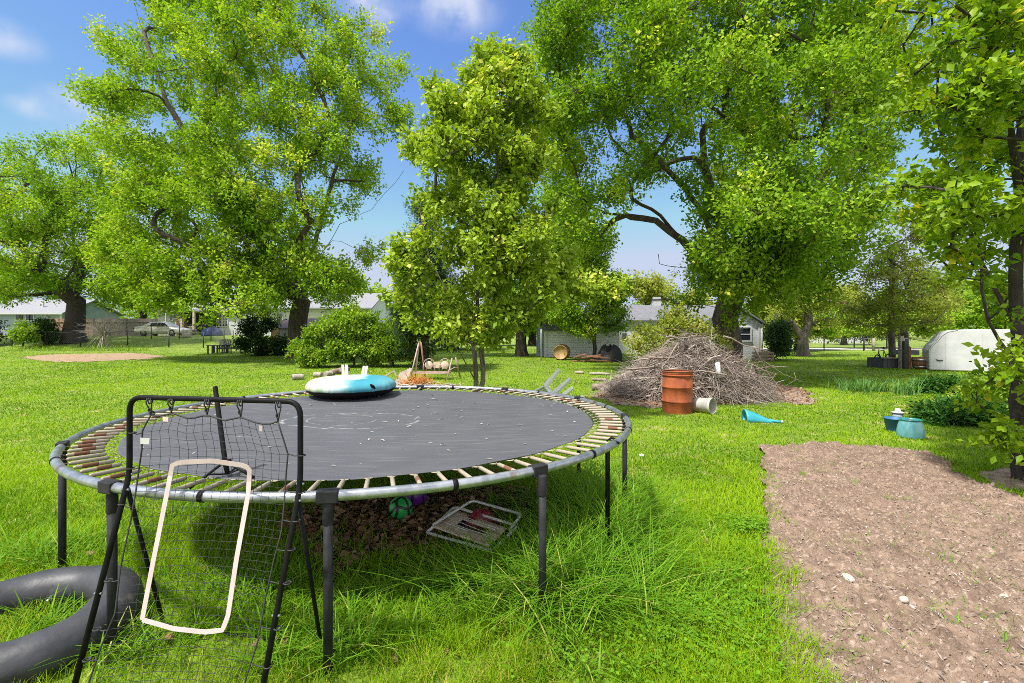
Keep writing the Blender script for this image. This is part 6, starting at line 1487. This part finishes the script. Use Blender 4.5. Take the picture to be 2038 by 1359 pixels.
def dry_bush():
    q = np.random.default_rng(15); d = 40.5; c = gp(hx(206, d), d); n = 130; hub = c + np.array((0, 0, 1.15)); A = np.repeat(hub[None], n, 0) + q.normal(0, .1, (n, 3))
    B = hub + unit(q.normal(0, 1, (n, 3)) * np.array((1, .8, .7)) + np.array((0, 0, .45))) * q.uniform(.7, 2.0, n)[:, None]; B[:, 2] = np.maximum(B[:, 2], c[2] + .05)
    k = q.integers(0, n, 260); t = q.uniform(.3, .9, 260)[:, None]; C = A[k] * (1 - t) + B[k] * t; E = C + unit((B - A)[k] + q.normal(0, .7, (260, 3))) * q.uniform(.3, .8, 260)[:, None]
    f = q.uniform(0, 6.28, 9); R0 = hub + np.zeros((9, 3)); R1 = c + np.stack([np.cos(f) * .5, np.sin(f) * .4, np.zeros(9)], 1)
    V1, Q1 = twigs_np(np.r_[A, R0], np.r_[B, R1], np.r_[q.uniform(.012, .022, n), np.full(9, .05)]); V2, Q2 = twigs_np(C, E, np.full(260, .009))
    tag(mesh_np('dead_shrub', np.r_[V1, V2], np.r_[Q1, Q2 + len(V1)], M['twig'], np.r_[np.tile(q.uniform(.5, 1, n + 9), 6), np.tile(q.uniform(.5, 1, 260), 6)]), 'bleached leafless shrub with spreading twigs on the wire fence', 'dead shrub')
dry_bush()

# ------------------------------------------------------------------ by the white shed: barrel half, lumber
def half_barrel():
    d = 28; x = hx(1118, d); z = float(gz(x, d)); root = empty('barrel', (x, d, z + .45), 'tan wooden barrel lying on its side before the white shed', 'barrel'); T = Matrix.Rotation(math.radians(74), 4, 'Z') @ Matrix.Rotation(math.radians(90), 4, 'Y')
    MB().lathe([(.001, -.46), (.38, -.46), (.38, -.48), (.40, -.48), (.455, -.1), (.455, .1), (.40, .48), (.38, .48), (.38, .46), (.001, .46)], 28, T).build('staves', M['plywood'], root, True)
    for zz, r in ((-.32, .44), (.32, .44)): MB().tube([T @ Vector((r * math.cos(a), r * math.sin(a), zz)) for a in np.linspace(0, 6.28, 28, endpoint=False)], .014, 6, closed=True).build('hoop', M['rust_dark'], root, True)
half_barrel()
M['board'] = pmat('reddish_board', (.30, .15, .08), (.18, .085, .045), 7, .8, stretch=(.3, 1, 1))
def lumber():
    d = 26.5; q = random.Random(11); k = 0
    for px0, py0, px1, py1, lab in ((1140, 712, 1165, 704, 'short board at the upper left of the lumber heap'), (1138, 718, 1208, 722, 'lowest long board at the front of the lumber heap'), (1146, 710, 1180, 720, 'slanting board crossing the left of the lumber heap'), (1160, 706, 1214, 713, 'long bright board on the right of the lumber heap'),
                                    (1152, 705, 1190, 712, 'dark board across the top of the lumber heap'), (1175, 716, 1216, 719, 'board at the right foot of the lumber heap'), (1158, 712, 1196, 706, 'board tilted up to the right on the lumber heap')):
        dd = d - .12 * k; A, B = at(px0, py0, dd), at(px1, py1, dd + q.uniform(-.6, .6)); g = float(gz(A[0], dd))
        A[2] = max(A[2], g + .05); B[2] = max(B[2], g + .05); k += 1
        tag(MB().bar(A, B, .18, .06).build('board', M['board'] if k % 3 else M['brown_wood'], bevel=.006), lab, 'board', 'boards in the lumber heap')
lumber()
def timber_stack():
    d = 30; root0 = None
    for i, (py, lab) in enumerate(((714.5, 'lowest weathered timber of the stack by the gabled wing'), (708.5, 'middle weathered timber of the stack by the gabled wing'), (702.5, 'topmost weathered timber of the stack by the gabled wing'))):
        A, B = at(1499 + i, py, d), at(1537, py, d); tag(MB().bar(A, B, .5, .16).build('timber', M['split_log'], bevel=.02), lab, 'timber', 'timbers stacked by the gabled wing')
    for px, lab in ((1504, 'dark prop block under the left end of the timber stack'), (1532, 'dark prop block under the right end of the timber stack')):
        g = gp(hx(px, d), d); z1 = hz(717, d); tag(MB().box((g[0], d, (g[2] + z1) / 2 - .03), (.25, .45, max(.08, z1 - g[2])), None).build('prop_block', M['dark_wood'], bevel=.015), lab, 'block')
timber_stack()

# ------------------------------------------------------------------ far right: bicycle, bed box, posts, tub, white trailer
def bicycle():
    d = 24.3; x = hx(1746, d); z = float(gz(x, d)); root = empty('bicycle', (x, d, z), 'old dark bicycle leaning by the raised wooden box', 'bicycle', rz=math.radians(28)); r = .31
    for xx in (0, 1.02):
        w = MB().tube([(xx + r * math.cos(a), 0, r + r * math.sin(a)) for a in np.linspace(0, 6.283, 36, endpoint=False)], .028, 8, closed=True).build('wheel', M['tyre'], root, True); s = MB()
        for k in range(14): a = k * 6.283 / 14; s.tube([(xx, 0, r), (xx + (r - .02) * math.cos(a), 0, r + (r - .02) * math.sin(a))], .004, 4)
        s.tube([(xx, -.05, r), (xx, .05, r)], .025, 8).build('spokes', M['chrome'], w, True)
    f = MB()
    for a, b in (((0, 0, r), (.16, 0, .92)), ((.13, 0, .80), (.66, 0, .84)), ((.12, 0, .74), (.52, 0, .30)), ((.66, 0, .92), (.52, 0, .30)), ((.52, 0, .30), (1.02, 0, r)), ((.66, 0, .80), (1.02, 0, r))): f.tube([a, b], .018, 8)
    f.build('frame', M['post_dark'], root, True); MB().tube([(.16, 0, .92), (.15, 0, .98), (.05, -.28, 1.02)], .013, 6).tube([(.15, 0, .98), (.05, .28, 1.02)], .013, 6).build('handlebar', M['post_dark'], root, True)
    MB().lathe([(.001, -.03), (.10, -.03), (.12, 0), (.07, .04), (.001, .04)], 14, Matrix.Translation(Vector((.68, 0, .95))) @ Matrix.Diagonal((1.3, .7, 1, 1))).build('saddle', M['tyre'], root, True)
bicycle()
M['grey_wood'] = stripe_mat('dark_grey_board', (.075, .075, .085), (.04, .04, .045), 5, 'X', .8, .08, .4)
def raised_box():
    d = 23.2; x0, x1 = hx(1757, d), hx(1801, d); z = float(gz(x0, d)); zt = hz(713, d); root = empty('raised_bed', ((x0 + x1) / 2, d + .5, z), 'dark grey board planter box beside the bicycle wheel', 'planter box'); y1 = d + 1.0
    MB().box(((x0 + x1) / 2, d, (z + zt) / 2), (x1 - x0, .05, zt - z)).build('front_board', M['grey_wood'], root); MB().box(((x0 + x1) / 2, y1, (z + zt) / 2), (x1 - x0, .05, zt - z)).build('back_board', M['grey_wood'], root)
    for x in (x0 + .025, x1 - .025): MB().box((x, (d + y1) / 2, (z + zt) / 2), (.05, y1 - d - .06, zt - z - .01)).build('end_board', M['grey_wood'], root)
    MB().box(((x0 + x1) / 2, d - .03, zt + .02), (x1 - x0 + .1, .14, .04)).build('top_rail', M['fence_grey'], root); MB().box(((x0 + x1) / 2, (d + y1) / 2, zt - .16), (x1 - x0 - .12, y1 - d - .08, .06)).build('soil', M['potting'], root)
raised_box()
def r_post(px, d, py, w, m, label):
    g = gp(hx(px, d), d); z1 = hz(py, d); tag(MB().box((g[0], d, (g[2] + z1) / 2), (w, w, z1 - g[2])).build('post', M[m], bevel=.01), label, 'post')
r_post(1793, 23.0, 668, .17, 'pale_log', 'pale grey timber post rising at the planter box')
r_post(1801, 22.6, 678, .16, 'dark_wood', 'dark timber post next to the pale grey one')
r_post(1809, 22.8, 690, .12, 'brown_wood', 'shorter brown post beside the wooden tub')
def tub():
    d = 22.6; x = hx(1834, d); z = float(gz(x, d)); root = empty('wooden_tub', (x, d, z), 'half barrel tub with grey bands partly hidden by the white trailer', 'tub')
    MB().lathe([(.001, 0), (.30, 0), (.36, .28), (.37, .56), (.34, .56), (.32, .40), (.001, .40)], 26).build('staves', M['brown_wood'], root, True)
    for zz, r in ((.12, .333), (.44, .372)): MB().lathe([(r - .01, zz - .04), (r + .006, zz - .04), (r + .008, zz + .04), (r - .01, zz + .04)], 26).build('hoop', M['galv'], root, True)
    MB().box((x - .0 - x, .9, .75), (.9, .5, .22)).build('lid_board', M['roof_pale'], root, True)
tub()
M['trailer_white'] = pmat('white_panel', (.55, .55, .57), (.47, .47, .50), 2.5, .45, bump=.12, bscale=3, extra=((.35, .33, .30), 5, .70, .80))
def trailer():
    d = 21.6; x0 = hx(1850, d); z = float(gz(x0, d)); root = empty('camper_shell', (x0, d, z), 'white round-cornered trailer shell standing in the grass at the right', 'trailer', rz=math.radians(-33)); L = 4.0
    zt = hz(660, d) - z
    P = [(.0, .03), (L, .03), (L, zt + .12), (1.5, zt + .10), (.95, zt + .08), (.62, zt), (.42, zt - .18), (.28, zt - .42), (.10, zt - .62), (.0, zt - .85)]
    MB().prism(P, 0, 2.0).build('shell', M['trailer_white'], root, True, bevel=.04)
    for x in (.55, 1.75, 2.9): MB().box((x, -.008, (zt - .1) / 2), (.022, .016, zt - .3 if x < 1 else zt - .05)).build('seam_strip', M['trailer_white'], root, True)
    MB().tube([(.22, -.01, .50), (.32, -.03, .46), (.45, -.01, .48)], .02, 6).build('latch', M['post_dark'], root, True)
    MB().tube([(p[0] - .012, -.004, p[1]) for p in P[4:]] + [(-.012, -.004, .05)], .018, 6).build('edge_trim', M['trailer_white'], root, True)
trailer()
plant('weed_tuft', 'long dark grass growing along the foot of the white trailer', 'weeds', [(px, 737) for px in range(1865, 1990, 12)], 16, .38, .02, M['plant'], (.1, .9), (.05, .5), .14)
plant('weed_tuft', 'tall weeds along the foot of the sagging wire fence', 'weeds', [(px, 698) for px in range(20, 300, 14)], 22, .5, .035, M['bush'], (.1, .9), (.05, .5), .35)['kind'] = 'stuff'
